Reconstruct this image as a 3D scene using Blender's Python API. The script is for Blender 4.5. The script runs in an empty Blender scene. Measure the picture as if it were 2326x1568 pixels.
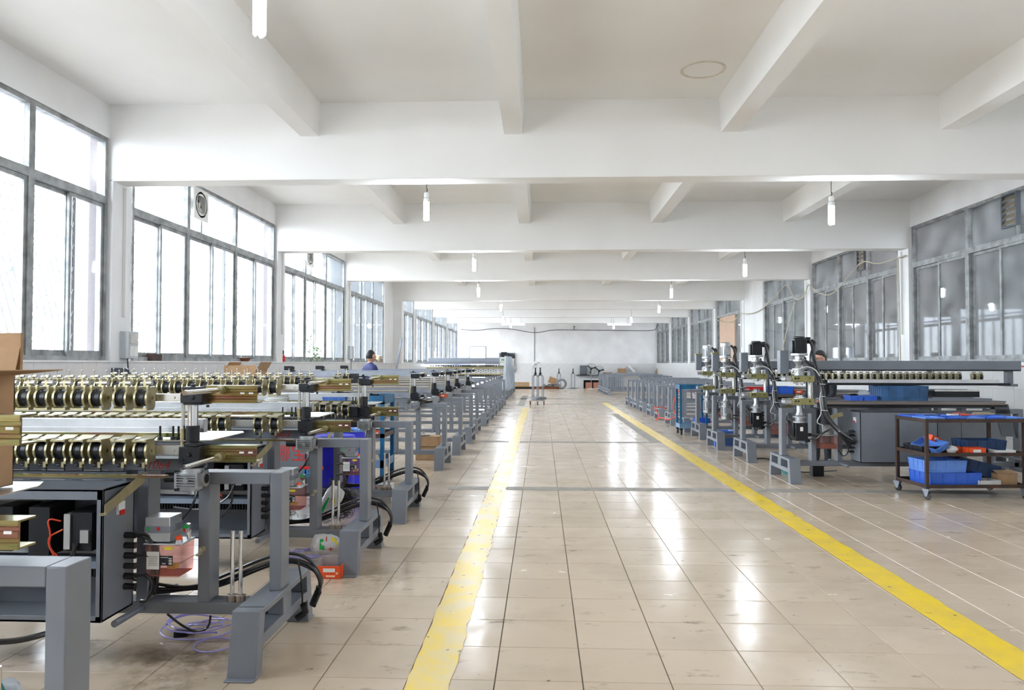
import bpy, bmesh, math, random
from mathutils import Vector, Matrix
R = math.radians
rnd = random.Random(7)
S = bpy.context.scene
C = S.collection

# ------------------------------------------------------------------ camera
cam_d = bpy.data.cameras.new('camera'); cam = bpy.data.objects.new('camera', cam_d); C.objects.link(cam)
CAMH = 1.448
CM = Matrix.Rotation(0.040, 3, 'Z') @ Matrix.Rotation(math.pi/2+0.0249, 3, 'X') @ Matrix.Rotation(0.0015, 3, 'Z')
cam.matrix_world = Matrix.Translation((0, 0, CAMH)) @ CM.to_4x4()
cam_d.sensor_width = 36; cam_d.lens = 1686/2326*36; cam_d.clip_end = 300; cam_d.clip_start = .05
cam_d.dof.use_dof = True; cam_d.dof.focus_distance = 7.5; cam_d.dof.aperture_fstop = 9
S.camera = cam
def P(px, py, Y):
    """world point seen at a photo pixel, at depth Y"""
    d = CM @ Vector(((px-1163)/1686, (784-py)/1686, -1)); d *= Y/d.y
    return Vector((d.x, d.y, CAMH+d.z))

# ------------------------------------------------------------------ light
W = bpy.data.worlds.new('world'); S.world = W; W.use_nodes = True
bg = W.node_tree.nodes['Background']; bg.inputs['Color'].default_value = (.86, .93, 1, 1); bg.inputs['Strength'].default_value = 6.2
S.view_settings.view_transform = 'Standard'; S.view_settings.look = 'None'
S.view_settings.exposure = 1.32; S.view_settings.gamma = 1; S.view_settings.use_curve_mapping = False
S.cycles.use_denoising = True
S.cycles.max_bounces = 8; S.cycles.diffuse_bounces = 5; S.cycles.use_adaptive_sampling = True; S.cycles.adaptive_threshold = .03; S.cycles.transparent_max_bounces = 24
S.cycles.caustics_reflective = False; S.cycles.caustics_refractive = False
S.cycles.sample_clamp_indirect = 4
BULB = 120.0

# ------------------------------------------------------------------ materials
MATS = {}
def mat(name, col, rough=.5, metal=0.0, var=0.0, scale=6.0, bump=0.0, col2=None, spec=.5, emit=None, alpha=None, coat=0.0):
    if name in MATS: return MATS[name]
    m = bpy.data.materials.new(name); m.use_nodes = True; nt = m.node_tree; N = nt.nodes; L = nt.links
    b = N['Principled BSDF']; b.inputs['Roughness'].default_value = rough; b.inputs['Metallic'].default_value = metal
    b.inputs['Specular IOR Level'].default_value = spec; b.inputs['Coat Weight'].default_value = coat
    b.inputs['Base Color'].default_value = (*col, 1)
    if var or col2 or bump:
        tc = N.new('ShaderNodeTexCoord'); n = N.new('ShaderNodeTexNoise'); n.inputs['Scale'].default_value = scale; n.inputs['Detail'].default_value = 5
        L.new(tc.outputs['Object'], n.inputs['Vector'])
        r = N.new('ShaderNodeMapRange'); r.inputs['From Min'].default_value = .35; r.inputs['From Max'].default_value = .65
        L.new(n.outputs['Fac'], r.inputs['Value'])
        mx = N.new('ShaderNodeMix'); mx.data_type = 'RGBA'; L.new(r.outputs['Result'], mx.inputs['Factor'])
        c2 = col2 or tuple(c*(1-var) for c in col)
        mx.inputs['A'].default_value = (*col, 1); mx.inputs['B'].default_value = (*c2, 1)
        L.new(mx.outputs['Result'], b.inputs['Base Color'])
        if bump:
            bp = N.new('ShaderNodeBump'); bp.inputs['Strength'].default_value = bump; bp.inputs['Distance'].default_value = .01
            L.new(n.outputs['Fac'], bp.inputs['Height']); L.new(bp.outputs['Normal'], b.inputs['Normal'])
    if emit: b.inputs['Emission Color'].default_value = (*emit[:3], 1); b.inputs['Emission Strength'].default_value = emit[3]
    if alpha is not None:
        t = N.new('ShaderNodeBsdfTransparent'); t.inputs['Color'].default_value = (*col, 1)
        g = N.new('ShaderNodeMixShader'); g.inputs['Fac'].default_value = alpha
        L.new(t.outputs[0], g.inputs[1]); L.new(b.outputs[0], g.inputs[2])
        L.new(g.outputs[0], N['Material Output'].inputs['Surface'])
    MATS[name] = m; return m

def zinc():
    m = bpy.data.materials.new('zinc_yellow_channel'); m.use_nodes = True; N = m.node_tree.nodes; L = m.node_tree.links; b = N['Principled BSDF']
    tc = N.new('ShaderNodeTexCoord'); mp = N.new('ShaderNodeMapping'); mp.inputs['Scale'].default_value = (3, 9, 26); L.new(tc.outputs['Object'], mp.inputs['Vector'])  # noise stretched into bands paints reflections over the plating's own tints
    n = N.new('ShaderNodeTexNoise'); n.inputs['Scale'].default_value = 1.4; n.inputs['Detail'].default_value = 4; L.new(mp.outputs[0], n.inputs['Vector'])
    r = N.new('ShaderNodeValToRGB'); e = r.color_ramp.elements; e[0].position = .34; e[0].color = (.21, .25, .10, 1); e[1].position = .66; e[1].color = (.34, .17, .13, 1)
    for p, c in ((.46, (.36, .31, .14, 1)), (.56, (.30, .23, .09, 1))): q = e.new(p); q.color = c
    L.new(n.outputs['Fac'], r.inputs['Fac']); L.new(r.outputs['Color'], b.inputs['Base Color']); b.inputs['Metallic'].default_value = .92; b.inputs['Roughness'].default_value = .24
    MATS['zinc_yellow_channel'] = m; return m

def glass(name, tint, gl=.25, milk=0.0, milkcol=(.8, .85, .85), noise=0.0):
    m = bpy.data.materials.new(name); m.use_nodes = True; N = m.node_tree.nodes; L = m.node_tree.links; N.clear()
    o = N.new('ShaderNodeOutputMaterial'); t = N.new('ShaderNodeBsdfTransparent'); t.inputs['Color'].default_value = (*tint, 1)
    g = N.new('ShaderNodeBsdfGlossy'); g.inputs['Roughness'].default_value = .03
    fr = N.new('ShaderNodeLayerWeight'); fr.inputs['Blend'].default_value = gl
    mx = N.new('ShaderNodeMixShader'); L.new(fr.outputs['Fresnel'], mx.inputs[0]); L.new(t.outputs[0], mx.inputs[1]); L.new(g.outputs[0], mx.inputs[2])
    if milk:
        d = N.new('ShaderNodeBsdfDiffuse'); d.inputs['Color'].default_value = (*milkcol, 1)
        tl = N.new('ShaderNodeBsdfTranslucent'); tl.inputs['Color'].default_value = (*milkcol, 1)
        dm = N.new('ShaderNodeMixShader'); dm.inputs[0].default_value = .6; L.new(d.outputs[0], dm.inputs[1]); L.new(tl.outputs[0], dm.inputs[2])
        m2 = N.new('ShaderNodeMixShader')
        if noise:
            tc = N.new('ShaderNodeTexCoord'); n = N.new('ShaderNodeTexNoise'); n.inputs['Scale'].default_value = 2.2; n.inputs['Detail'].default_value = 8
            L.new(tc.outputs['Object'], n.inputs['Vector'])
            r = N.new('ShaderNodeMapRange'); r.inputs['From Min'].default_value = .3; r.inputs['From Max'].default_value = .7
            r.inputs['To Min'].default_value = milk*.5; r.inputs['To Max'].default_value = min(1, milk*1.5)
            L.new(n.outputs['Fac'], r.inputs['Value']); L.new(r.outputs['Result'], m2.inputs[0])
        else: m2.inputs[0].default_value = milk
        L.new(mx.outputs[0], m2.inputs[1]); L.new(dm.outputs[0], m2.inputs[2]); mx = m2
    L.new(mx.outputs[0], o.inputs['Surface']); MATS[name] = m; return m

PAINT = mat('white_wall_paint', (.85, .85, .85), .85, var=.10, scale=1.3, bump=.06)
CEIL = mat('ceiling_paint', (.88, .87, .85), .85, var=.06, scale=.6, bump=.04)
GREY = mat('grey_machine_paint', (.175, .190, .220), .34, var=.10, scale=5)
GREYL = mat('light_grey_paint', (.225, .245, .285), .38, var=.10, scale=5)
DGREY = mat('dark_grey_paint', (.10, .115, .135), .4, var=.1, scale=4)
ALU = mat('brushed_aluminium', (.62, .63, .65), .3, .85, var=.12, scale=9)
ALUW = mat('window_aluminium', (.36, .37, .37), .55, .25, var=.45, scale=7, bump=.1)
CAST = mat('cast_aluminium', (.46, .47, .48), .36, .85, var=.2, scale=30, bump=.1)
CHROME = mat('polished_steel', (.72, .72, .72), .12, 1.0)
STEEL = mat('steel_plate', (.60, .58, .53), .25, .9, var=.12, scale=4)
TUBE = mat('dull_steel_tube', (.30, .32, .36), .4, .7, var=.2, scale=5)
GOLD = zinc()
BRASS = mat('zinc_yellow_bracket', (.44, .385, .22), .3, .7, var=.25, scale=9)
OLIVE = mat('olive_zinc_block', (.32, .27, .10), .4, .6, scale=14, col2=(.22, .24, .12))
BLACK = mat('black_oxide_steel', (.008, .009, .011), .35, 0, spec=.35)
RUBBER = mat('black_rubber', (.012, .012, .014), .3, coat=.3)
PLASTB = mat('black_plastic', (.010, .011, .014), .45, spec=.35)
BLUE = mat('blue_plastic', (.035, .13, .62), .4, var=.15, scale=8)
BLUEL = mat('light_blue_plastic', (.12, .27, .72), .4, var=.12, scale=8)
BLUED = mat('grimy_dark_blue_plastic', (.018, .06, .17), .5, var=.5, scale=7)
BLUEP = mat('blue_cart_paint', (.012, .14, .30), .4, scale=5, col2=(.01, .075, .15))
BARREL = mat('ultramarine_plastic', (.03, .03, .75), .45)
ORANGE = mat('orange_box_print', (.85, .09, .015), .5)
REDP = mat('red_plastic', (.55, .012, .015), .4)
GREENP = mat('green_plastic', (.01, .40, .08), .4)
TEAL = mat('teal_enamel', (.02, .22, .22), .4)
YEL = mat('yellow_label', (.8, .65, .03), .5)
WHITE = mat('white_plastic', (.78, .78, .76), .45)
WHITED = mat('off_white_card', (.62, .61, .58), .7, var=.15, scale=10)
CARD = mat('corrugated_cardboard', (.40, .245, .13), .85, var=.14, scale=12)
CARDD = mat('cardboard_shadow_side', (.33, .195, .10), .85, var=.14, scale=12)
IRON = mat('dark_rusty_iron', (.035, .027, .025), .6, .3, scale=9, col2=(.075, .035, .022))
RUST = mat('rust', (.22, .07, .03), .8, var=.3, scale=12)
WOODW = mat('weathered_wood', (.42, .33, .22), .8, var=.2, scale=10)
PINKT = mat('pink_tinted_acrylic', (.86, .62, .58), .12, alpha=.10)
OIL = mat('amber_oil', (.62, .20, .05), .1, alpha=.3)
PLEN = mat('clear_wrap', (.75, .80, .86), .15, alpha=.35)
TUBEP = mat('clear_violet_hose', (.45, .42, .85), .15)
CABLEW = mat('pale_cable', (.50, .46, .34), .6)
CABLER = mat('red_orange_cable', (.70, .06, .02), .5)
CONC = mat('concrete_strip', (.36, .33, .29), .6, var=.3, scale=7, bump=.1)
GROUT = mat('dark_grout', (.14, .12, .10), .9)
SKIN = mat('skin', (.52, .29, .20), .5)
HAIR = mat('black_hair', (.008, .007, .007), .5)
NAVY = mat('navy_work_jacket', (.018, .025, .11), .8, var=.2, scale=12)
DARKC = mat('dark_clothes', (.02, .022, .028), .85)
LEAF = mat('leaf_green', (.10, .17, .05), .6, var=.4, scale=20)
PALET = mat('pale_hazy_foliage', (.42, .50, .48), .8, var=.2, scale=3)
SALMON = mat('salmon_carton', (.50, .23, .15), .7)
PEACH = mat('peach_board', (.58, .40, .28), .7, var=.1, scale=3)
LINK = mat('printed_black', (.01, .01, .012), .5)
GLASSL = glass('clear_window_glass', (.97, .985, 1), .04, .04, (.85, .9, .95))
GLASSR = glass('dusty_window_glass', (.92, .94, .94), .20, .07, (.60, .63, .64), 1)
WHITETILE = mat('glazed_white_tile', (.72, .72, .72), .18, var=.08, scale=2.5)

def floor_material():
    m = bpy.data.materials.new('beige_floor_tile'); m.use_nodes = True; N = m.node_tree.nodes; L = m.node_tree.links; b = N['Principled BSDF']
    g = N.new('ShaderNodeNewGeometry')
    def noise(scale, detail, rough=.5, stretch=None):
        v = g.outputs['Position']
        if stretch:
            mp = N.new('ShaderNodeMapping'); mp.inputs['Scale'].default_value = stretch; L.new(v, mp.inputs['Vector']); v = mp.outputs[0]
        n = N.new('ShaderNodeTexNoise'); n.inputs['Scale'].default_value = scale; n.inputs['Detail'].default_value = detail
        n.inputs['Roughness'].default_value = rough; L.new(v, n.inputs['Vector']); return n.outputs['Fac']
    def ramp(v, a, b_, lo=0., hi=1.):
        r = N.new('ShaderNodeMapRange'); r.inputs['From Min'].default_value = a; r.inputs['From Max'].default_value = b_
        r.inputs['To Min'].default_value = lo; r.inputs['To Max'].default_value = hi; L.new(v, r.inputs['Value']); return r.outputs['Result']
    def mix(f, a, b_):
        x = N.new('ShaderNodeMix'); x.data_type = 'RGBA'; L.new(f, x.inputs['Factor'])
        for s, k in ((a, 'A'), (b_, 'B')):
            if isinstance(s, tuple): x.inputs[k].default_value = (*s, 1)
            else: L.new(s, x.inputs[k])
        return x.outputs['Result']
    sn = N.new('ShaderNodeVectorMath'); sn.operation = 'ADD'; sn.inputs[1].default_value = (.611, -6.225+8, 0); L.new(g.outputs['Position'], sn.inputs[0])
    sd = N.new('ShaderNodeVectorMath'); sd.operation = 'SCALE'; sd.inputs['Scale'].default_value = 2.5; L.new(sn.outputs[0], sd.inputs[0])
    fl = N.new('ShaderNodeVectorMath'); fl.operation = 'FLOOR'; L.new(sd.outputs[0], fl.inputs[0])
    wn = N.new('ShaderNodeTexWhiteNoise'); wn.noise_dimensions = '2D'; L.new(fl.outputs[0], wn.inputs['Vector'])
    c = mix(wn.outputs['Value'], (.53, .425, .315), (.60, .485, .37))
    c = mix(ramp(noise(1.1, 6, .6), .5, .72, 0, .55), c, (.40, .33, .235))
    c = mix(ramp(noise(5, 8, .7, (.6, 1.5, 1)), .60, .70, 0, .8), c, (.17, .135, .10))
    c = mix(ramp(noise(38, 3, .5, (.5, 1, 1)), .72, .76, 0, .9), c, (.08, .07, .06))
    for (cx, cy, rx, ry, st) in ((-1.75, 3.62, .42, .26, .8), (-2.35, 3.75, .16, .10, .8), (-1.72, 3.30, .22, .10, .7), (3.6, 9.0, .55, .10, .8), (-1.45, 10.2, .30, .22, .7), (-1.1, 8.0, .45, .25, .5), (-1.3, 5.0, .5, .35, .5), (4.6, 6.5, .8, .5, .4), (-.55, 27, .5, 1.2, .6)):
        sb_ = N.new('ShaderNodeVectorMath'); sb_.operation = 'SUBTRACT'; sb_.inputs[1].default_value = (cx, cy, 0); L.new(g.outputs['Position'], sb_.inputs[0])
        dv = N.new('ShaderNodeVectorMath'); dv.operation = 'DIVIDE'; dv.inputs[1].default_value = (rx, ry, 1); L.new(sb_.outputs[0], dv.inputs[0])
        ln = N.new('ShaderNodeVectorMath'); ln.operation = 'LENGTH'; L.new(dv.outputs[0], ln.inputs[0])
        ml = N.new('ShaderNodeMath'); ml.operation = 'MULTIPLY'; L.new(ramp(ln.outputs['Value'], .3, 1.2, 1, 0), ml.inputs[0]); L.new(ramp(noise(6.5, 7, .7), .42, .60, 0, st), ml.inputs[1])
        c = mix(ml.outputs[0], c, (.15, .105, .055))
    L.new(c, b.inputs['Base Color'])
    L.new(ramp(noise(3.0, 6, .6), .35, .75, .13, .30), b.inputs['Roughness'])
    b.inputs['Specular IOR Level'].default_value = .55
    bp = N.new('ShaderNodeBump'); bp.inputs['Strength'].default_value = .05; bp.inputs['Distance'].default_value = .02
    L.new(noise(7, 3), bp.inputs['Height']); L.new(bp.outputs[0], b.inputs['Normal'])
    return m
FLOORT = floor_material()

def line_material(name, col, pale, worn):
    m = bpy.data.materials.new(name); m.use_nodes = True; N = m.node_tree.nodes; L = m.node_tree.links; b = N['Principled BSDF']
    g = N.new('ShaderNodeNewGeometry'); n = N.new('ShaderNodeTexNoise'); n.inputs['Scale'].default_value = 3.5; n.inputs['Detail'].default_value = 9; n.inputs['Roughness'].default_value = .65
    L.new(g.outputs['Position'], n.inputs['Vector'])
    r = N.new('ShaderNodeMapRange'); r.inputs['From Min'].default_value = .42; r.inputs['From Max'].default_value = .60; L.new(n.outputs['Fac'], r.inputs['Value'])
    x = N.new('ShaderNodeMix'); x.data_type = 'RGBA'; L.new(r.outputs[0], x.inputs['Factor']); x.inputs['A'].default_value = (*col, 1); x.inputs['B'].default_value = (*pale, 1)
    L.new(x.outputs['Result'], b.inputs['Base Color']); b.inputs['Roughness'].default_value = .3
    n2 = N.new('ShaderNodeTexNoise'); n2.inputs['Scale'].default_value = 14; n2.inputs['Detail'].default_value = 6; L.new(g.outputs['Position'], n2.inputs['Vector'])
    r2 = N.new('ShaderNodeMapRange'); r2.inputs['From Min'].default_value = worn; r2.inputs['From Max'].default_value = worn+.04; L.new(n2.outputs['Fac'], r2.inputs['Value'])
    t = N.new('ShaderNodeBsdfTransparent'); ms = N.new('ShaderNodeMixShader'); L.new(r2.outputs[0], ms.inputs[0]); L.new(b.outputs[0], ms.inputs[1]); L.new(t.outputs[0], ms.inputs[2])
    L.new(ms.outputs[0], N['Material Output'].inputs['Surface']); return m
YLINE = line_material('worn_yellow_paint', (.80, .56, .02), (.68, .54, .22), .66)
YLINE2 = line_material('yellow_paint', (.85, .60, .008), (.76, .54, .06), .66)

def bulb_material(name='lit_fluorescent_tube', st=BULB):
    m = bpy.data.materials.new(name); m.use_nodes = True; N = m.node_tree.nodes; N.clear()
    e = N.new('ShaderNodeEmission'); e.inputs['Color'].default_value = (.82, .91, 1, 1); e.inputs['Strength'].default_value = st
    o = N.new('ShaderNodeOutputMaterial'); m.node_tree.links.new(e.outputs[0], o.inputs[0]); return m
LIT = bulb_material(); LITT = bulb_material('lit_tube_lamp', 22)

# ------------------------------------------------------------------ mesh builder
class MB:
    def __init__(s): s.v = []; s.f = []; s.m = []
    def add(s, vs, fs, m=0):
        o = len(s.v); s.v += [tuple(v) for v in vs]
        for f in fs: s.f.append([o+i for i in f]); s.m.append(m)
        return s
    def box(s, x0, x1, y0, y1, z0, z1, m=0):
        return s.add([(x, y, z) for x in (x0, x1) for y in (y0, y1) for z in (z0, z1)],
                     [(0, 1, 3, 2), (4, 6, 7, 5), (0, 4, 5, 1), (2, 3, 7, 6), (0, 2, 6, 4), (1, 5, 7, 3)], m)
    def cbox(s, c, d, m=0, rot=None):
        vs = [Vector((x*d[0]/2, y*d[1]/2, z*d[2]/2)) for x in (-1, 1) for y in (-1, 1) for z in (-1, 1)]
        if rot is not None: vs = [rot @ v for v in vs]
        return s.add([v+Vector(c) for v in vs], [(0, 1, 3, 2), (4, 6, 7, 5), (0, 4, 5, 1), (2, 3, 7, 6), (0, 2, 6, 4), (1, 5, 7, 3)], m)
    def prism(s, poly, ax, a0, a1, m=0):
        def mk(p, a): return (a, p[0], p[1]) if ax == 'x' else ((p[0], a, p[1]) if ax == 'y' else (p[0], p[1], a))
        n = len(poly); vs = [mk(p, a0) for p in poly]+[mk(p, a1) for p in poly]
        return s.add(vs, [list(range(n)), list(range(2*n-1, n-1, -1))]+[(i, i+n, (i+1) % n+n, (i+1) % n) for i in range(n)], m)
    def cyl(s, p0, p1, r0, r1=None, seg=14, m=0, caps=True):
        p0, p1 = Vector(p0), Vector(p1); r1 = r0 if r1 is None else r1
        d = (p1-p0).normalized(); a = Vector((0, 0, 1)) if abs(d.z) < .9 else Vector((1, 0, 0))
        u = d.cross(a).normalized(); w = d.cross(u)
        vs = []
        for p, r in ((p0, r0), (p1, r1)):
            for i in range(seg):
                t = 2*math.pi*i/seg; vs.append(p+u*(r*math.cos(t))+w*(r*math.sin(t)))
        fs = [(i, (i+1) % seg, (i+1) % seg+seg, i+seg) for i in range(seg)]
        if caps: fs += [list(range(seg-1, -1, -1)), list(range(seg, 2*seg))]
        return s.add(vs, fs, m)
    def lathe(s, prof, o=(0, 0, 0), seg=18, m=0, ax='z'):
        vs = []; n = len(prof)
        for r, h in prof:
            for i in range(seg):
                t = 2*math.pi*i/seg; a, b = r*math.cos(t), r*math.sin(t)
                p = (a, b, h) if ax == 'z' else ((h, a, b) if ax == 'x' else (a, h, b))
                vs.append((p[0]+o[0], p[1]+o[1], p[2]+o[2]))
        fs = [(k*seg+i, k*seg+(i+1) % seg, (k+1)*seg+(i+1) % seg, (k+1)*seg+i) for k in range(n-1) for i in range(seg)]
        if prof[0][0] > 1e-5: fs.append(list(range(seg-1, -1, -1)))
        if prof[-1][0] > 1e-5: fs.append([(n-1)*seg+i for i in range(seg)])
        return s.add(vs, fs, m)
    def tube(s, pts, r, seg=8, m=0, smooth=0, closed=False):
        pts = [Vector(p) for p in pts]
        for _ in range(smooth):
            q = [pts[0]]
            for a, b in zip(pts, pts[1:]): q += [a*.75+b*.25, a*.25+b*.75]
            q.append(pts[-1]); pts = q
        vs = []; n = len(pts); u = None
        for k, p in enumerate(pts):
            if closed: d = (pts[(k+1) % n]-pts[k-1])
            else: d = pts[min(k+1, n-1)]-pts[max(k-1, 0)]
            d.normalize()
            if u is None:
                a = Vector((0, 0, 1)) if abs(d.z) < .9 else Vector((1, 0, 0)); u = d.cross(a).normalized()
            else:
                u = (u-d*u.dot(d)); u = u.normalized() if u.length > 1e-6 else d.orthogonal().normalized()
            w = d.cross(u)
            for i in range(seg):
                t = 2*math.pi*i/seg; vs.append(p+u*(r*math.cos(t))+w*(r*math.sin(t)))
        fs = [(k*seg+i, k*seg+(i+1) % seg, (k+1)*seg+(i+1) % seg, (k+1)*seg+i) for k in range(n-1) for i in range(seg)]
        if closed: fs += [((n-1)*seg+i, (n-1)*seg+(i+1) % seg, (i+1) % seg, i) for i in range(seg)]
        else: fs += [list(range(seg-1, -1, -1)), [(n-1)*seg+i for i in range(seg)]]
        return s.add(vs, fs, m)
    def ball(s, c, r, seg=12, rings=8, m=0, fn=None):
        r = (r, r, r) if not isinstance(r, (tuple, list)) else r
        vs = [(0, 0, 1)]+[(math.sin(math.pi*k/rings)*math.cos(2*math.pi*i/seg), math.sin(math.pi*k/rings)*math.sin(2*math.pi*i/seg), math.cos(math.pi*k/rings)) for k in range(1, rings) for i in range(seg)]+[(0, 0, -1)]
        if fn: vs = [fn(Vector(v)) for v in vs]
        vs = [(c[0]+v[0]*r[0], c[1]+v[1]*r[1], c[2]+v[2]*r[2]) for v in vs]
        fs = [(0, 1+i, 1+(i+1) % seg) for i in range(seg)]
        fs += [(1+k*seg+i, 1+(k+1)*seg+i, 1+(k+1)*seg+(i+1) % seg, 1+k*seg+(i+1) % seg) for k in range(rings-2) for i in range(seg)]
        l = len(vs)-1; o = 1+(rings-2)*seg; fs += [(l, o+(i+1) % seg, o+i) for i in range(seg)]
        return s.add(vs, fs, m)
    def mesh(s, name, mats, fx=1):
        me = bpy.data.meshes.new(name)
        vs = s.v if fx == 1 else [(-x, y, z) for x, y, z in s.v]
        me.from_pydata(vs, [], s.f)
        bm = bmesh.new(); bm.from_mesh(me); bmesh.ops.recalc_face_normals(bm, faces=bm.faces); bm.to_mesh(me); bm.free()
        for m_ in (mats if isinstance(mats, (list, tuple)) else [mats]): me.materials.append(m_)
        me.polygons.foreach_set('material_index', s.m); me.polygons.foreach_set('use_smooth', [True]*len(s.f))
        me.set_sharp_from_angle(angle=R(38)); return me

def obj(name, me, parent=None, loc=(0, 0, 0), rot=(0, 0, 0), bevel=0):
    o = bpy.data.objects.new(name, me); C.objects.link(o); o.parent = parent; o.location = loc; o.rotation_euler = rot
    if bevel:
        b = o.modifiers.new('bevel', 'BEVEL'); b.width = bevel; b.segments = 2; b.limit_method = 'ANGLE'; b.angle_limit = R(40)
    return o
def tag(o, label, cat, group=None):
    o['label'] = label; o['category'] = cat
    if group: o['group'] = group
    return o
def empty(name, loc=(0, 0, 0), rz=0, label=None, cat=None, group=None):
    o = bpy.data.objects.new(name, None); C.objects.link(o); o.location = loc; o.rotation_euler = (0, 0, rz); o.empty_display_size = .1
    if label: tag(o, label, cat, group)
    return o
def struct(name, mb=None, m=None, loc=(0, 0, 0)):
    o = obj(name, mb.mesh(name, m), None, loc) if mb else empty(name, loc)
    o['kind'] = 'structure'; return o
CACHE = {}
def part(name, key, fn, m, parent, loc=(0, 0, 0), rot=(0, 0, 0), bevel=0, fx=1):
    k = (key, fx)
    if k not in CACHE: CACHE[k] = fn().mesh(name, m, fx)
    return obj(name, CACHE[k], parent, loc, rot, bevel)
def copy_tree(o, parent=None):
    c = o.copy(); C.objects.link(c); c.parent = parent
    for ch in list(o.children): copy_tree(ch, c)
    return c
def text(name, s, size, m, parent, loc, rot, shear=0, sx=1):
    cu = bpy.data.curves.new(name, 'FONT'); cu.body = s; cu.size = size; cu.shear = shear; cu.extrude = .0006; cu.resolution_u = 3
    t = bpy.data.objects.new(name, cu); C.objects.link(t)
    me = bpy.data.meshes.new_from_object(t.evaluated_get(bpy.context.evaluated_depsgraph_get()))
    bpy.data.objects.remove(t); me.name = name
    for v in me.vertices: v.co.x *= sx
    me.materials.clear(); me.materials.append(m); return obj(name, me, parent, loc, rot)

# ================================================================== ROOM
XL, XR, HB, HC = -5.064, 6.80, 3.597, 4.50
YB = 44.43; YF = -3.0
ZB = [2.9, 8.53, 14.02, 19.07, 25.28, 29.36, 34.44, 39.46]
SILL = 1.455

fl = struct('floor', MB().box(XL-.3, XR+.3, YF-.3, YB+.3, -.25, -.004), GROUT)
tm = MB().add([(0, 0, -.0045), (.3965, 0, -.0045), (.3965, .3965, -.0045), (0, .3965, -.0045), (.002, .002, 0), (.3945, .002, 0), (.3945, .3945, 0), (.002, .3945, 0)],
              [(4, 5, 6, 7), (0, 1, 5, 4), (1, 2, 6, 5), (2, 3, 7, 6), (3, 0, 4, 7)])
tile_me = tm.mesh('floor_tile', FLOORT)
cells = []
X0, Y0 = -.611, 6.225
for i in range(-12, 20):
    for j in range(-24, 97):
        x, y = X0+.4*i, Y0+.4*j
        if x < XL-.35 or x > XR+.05 or y < YF-.1 or y > YB: continue
        inview = y > 2.6 and -.72*y-.3 < x < .63*y+.2
        # floor under the left machines shows little: rank tiles by how big they look
        hid = 2.2 if x < -1.7 else 1
        cells.append(((y*hid if inview else 1e3+abs(y)), x, y))
cells.sort()
rest = MB()
for k, (d, x, y) in enumerate(cells):
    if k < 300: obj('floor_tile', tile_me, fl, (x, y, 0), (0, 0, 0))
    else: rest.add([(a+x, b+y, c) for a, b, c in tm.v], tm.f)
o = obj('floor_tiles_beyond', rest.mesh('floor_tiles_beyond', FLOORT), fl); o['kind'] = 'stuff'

def strip(name, x0, x1, y0, y1, m, ragged=0, z=.003, parent=fl, n=80):
    mb = MB(); vs = []; L = y1-y0
    for k in range(n+1):
        y = y0+L*k/n; j = (lambda: rnd.uniform(-ragged, ragged))
        vs += [(x0+j()*.4, y, z), (x1+j(), y, z)]
    mb.add(vs, [(2*k, 2*k+1, 2*k+3, 2*k+2) for k in range(n)])
    return obj(name, mb.mesh(name, m), parent)
strip('yellow_line', -.611, -.405, 2.0, 24.2, YLINE, .014, n=260)
strip('yellow_line', 2.20, 2.42, 2.0, 27.5, YLINE2, .008, n=200)
def hstrip(x0, x1, y0, y1): return obj('concrete_strip', MB().box(x0, x1, y0, y1, -.003, .0022).mesh('concrete_strip', CONC), fl)
hstrip(-1.07, XR, 8.52, 8.74); hstrip(-1.06, XR, 13.64, 13.86); hstrip(2.0, 2.17, 13.9, 21.6); hstrip(-.86, -.60, 25.4, 33.5)
hstrip(.4, XR, 26.6, 26.9); hstrip(-1.3, XR, 30.3, 30.8)

# ceiling with beams
ce = struct('ceiling', MB().box(XL-.3, XR+.3, YF-.3, YB+.3, HC, HC+.12), CEIL)
for y in ZB+[YF+.2]:
    part('cross_beam', 'xbeam', lambda: MB().box(XL-.1, XR+.1, 0, .29, HB, HC+.02), CEIL, ce, (0, y, 0), bevel=.008)
ed = sorted(ZB+[YF+.2, YB])
for a, b in zip(ed, ed[1:]):
    y0 = a+.29 if a != YB else a
    for x in (-2.72, -.33, 2.16, 4.62):
        obj('joist', MB().prism([(x-.13, HC+.02), (x-.105, 4.105), (x+.105, 4.105), (x+.13, HC+.02)], 'y', y0, b).mesh('joist', CEIL), ce)

rg = obj('ceiling_stain_ring', MB().lathe([(.20, HC+.001), (.205, HC-.006), (.23, HC-.006), (.235, HC+.001)], (1.67, 7.7, 0), 28).mesh('ceiling_stain_ring', mat('stained_plaster', (.70, .66, .58), .9, var=.15, scale=14)), ce)  # round stain on the ceiling, modelled as a thin ring
# walls
def wall_side(name, xi, d, blanks):
    """xi inner face, d=-1 left, +1 right"""
    def bx(mb, a, b, *r):
        lo, hi = sorted((xi+d*a, xi+d*b)); return mb.box(lo, hi, *r)
    mb = MB(); bx(mb, .02, .24, YF, YB, 0, SILL); bx(mb, .04, .24, YF, YB, 4.10 if d < 0 else 3.99, HC)
    for a, b in blanks: bx(mb, .03, .22, a, b, SILL, 4.12)
    w = struct(name, mb, PAINT)
    for y in ZB:
        xx = .0 if not (abs(y-25.28) < .1 and d < 0) else -.26
        m2 = MB(); bx(m2, xx, .20, y, y+.40, SILL-.01, HB+.02)
        obj('column', m2.mesh('column', PAINT), w, bevel=.006)
        m3 = MB(); cx = xi+d*.03-d*.05
        m3.box(cx-.018, cx+.018, y+.22, y+.27, SILL+.55, HB-.03); obj('conduit', m3.mesh('conduit', WHITE), w)
    return w
wl = wall_side('wall_left', XL, -1, [(23.9, 25.3)])
wr = wall_side('wall_right', XR, 1, [(23.2, 25.3)])
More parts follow.
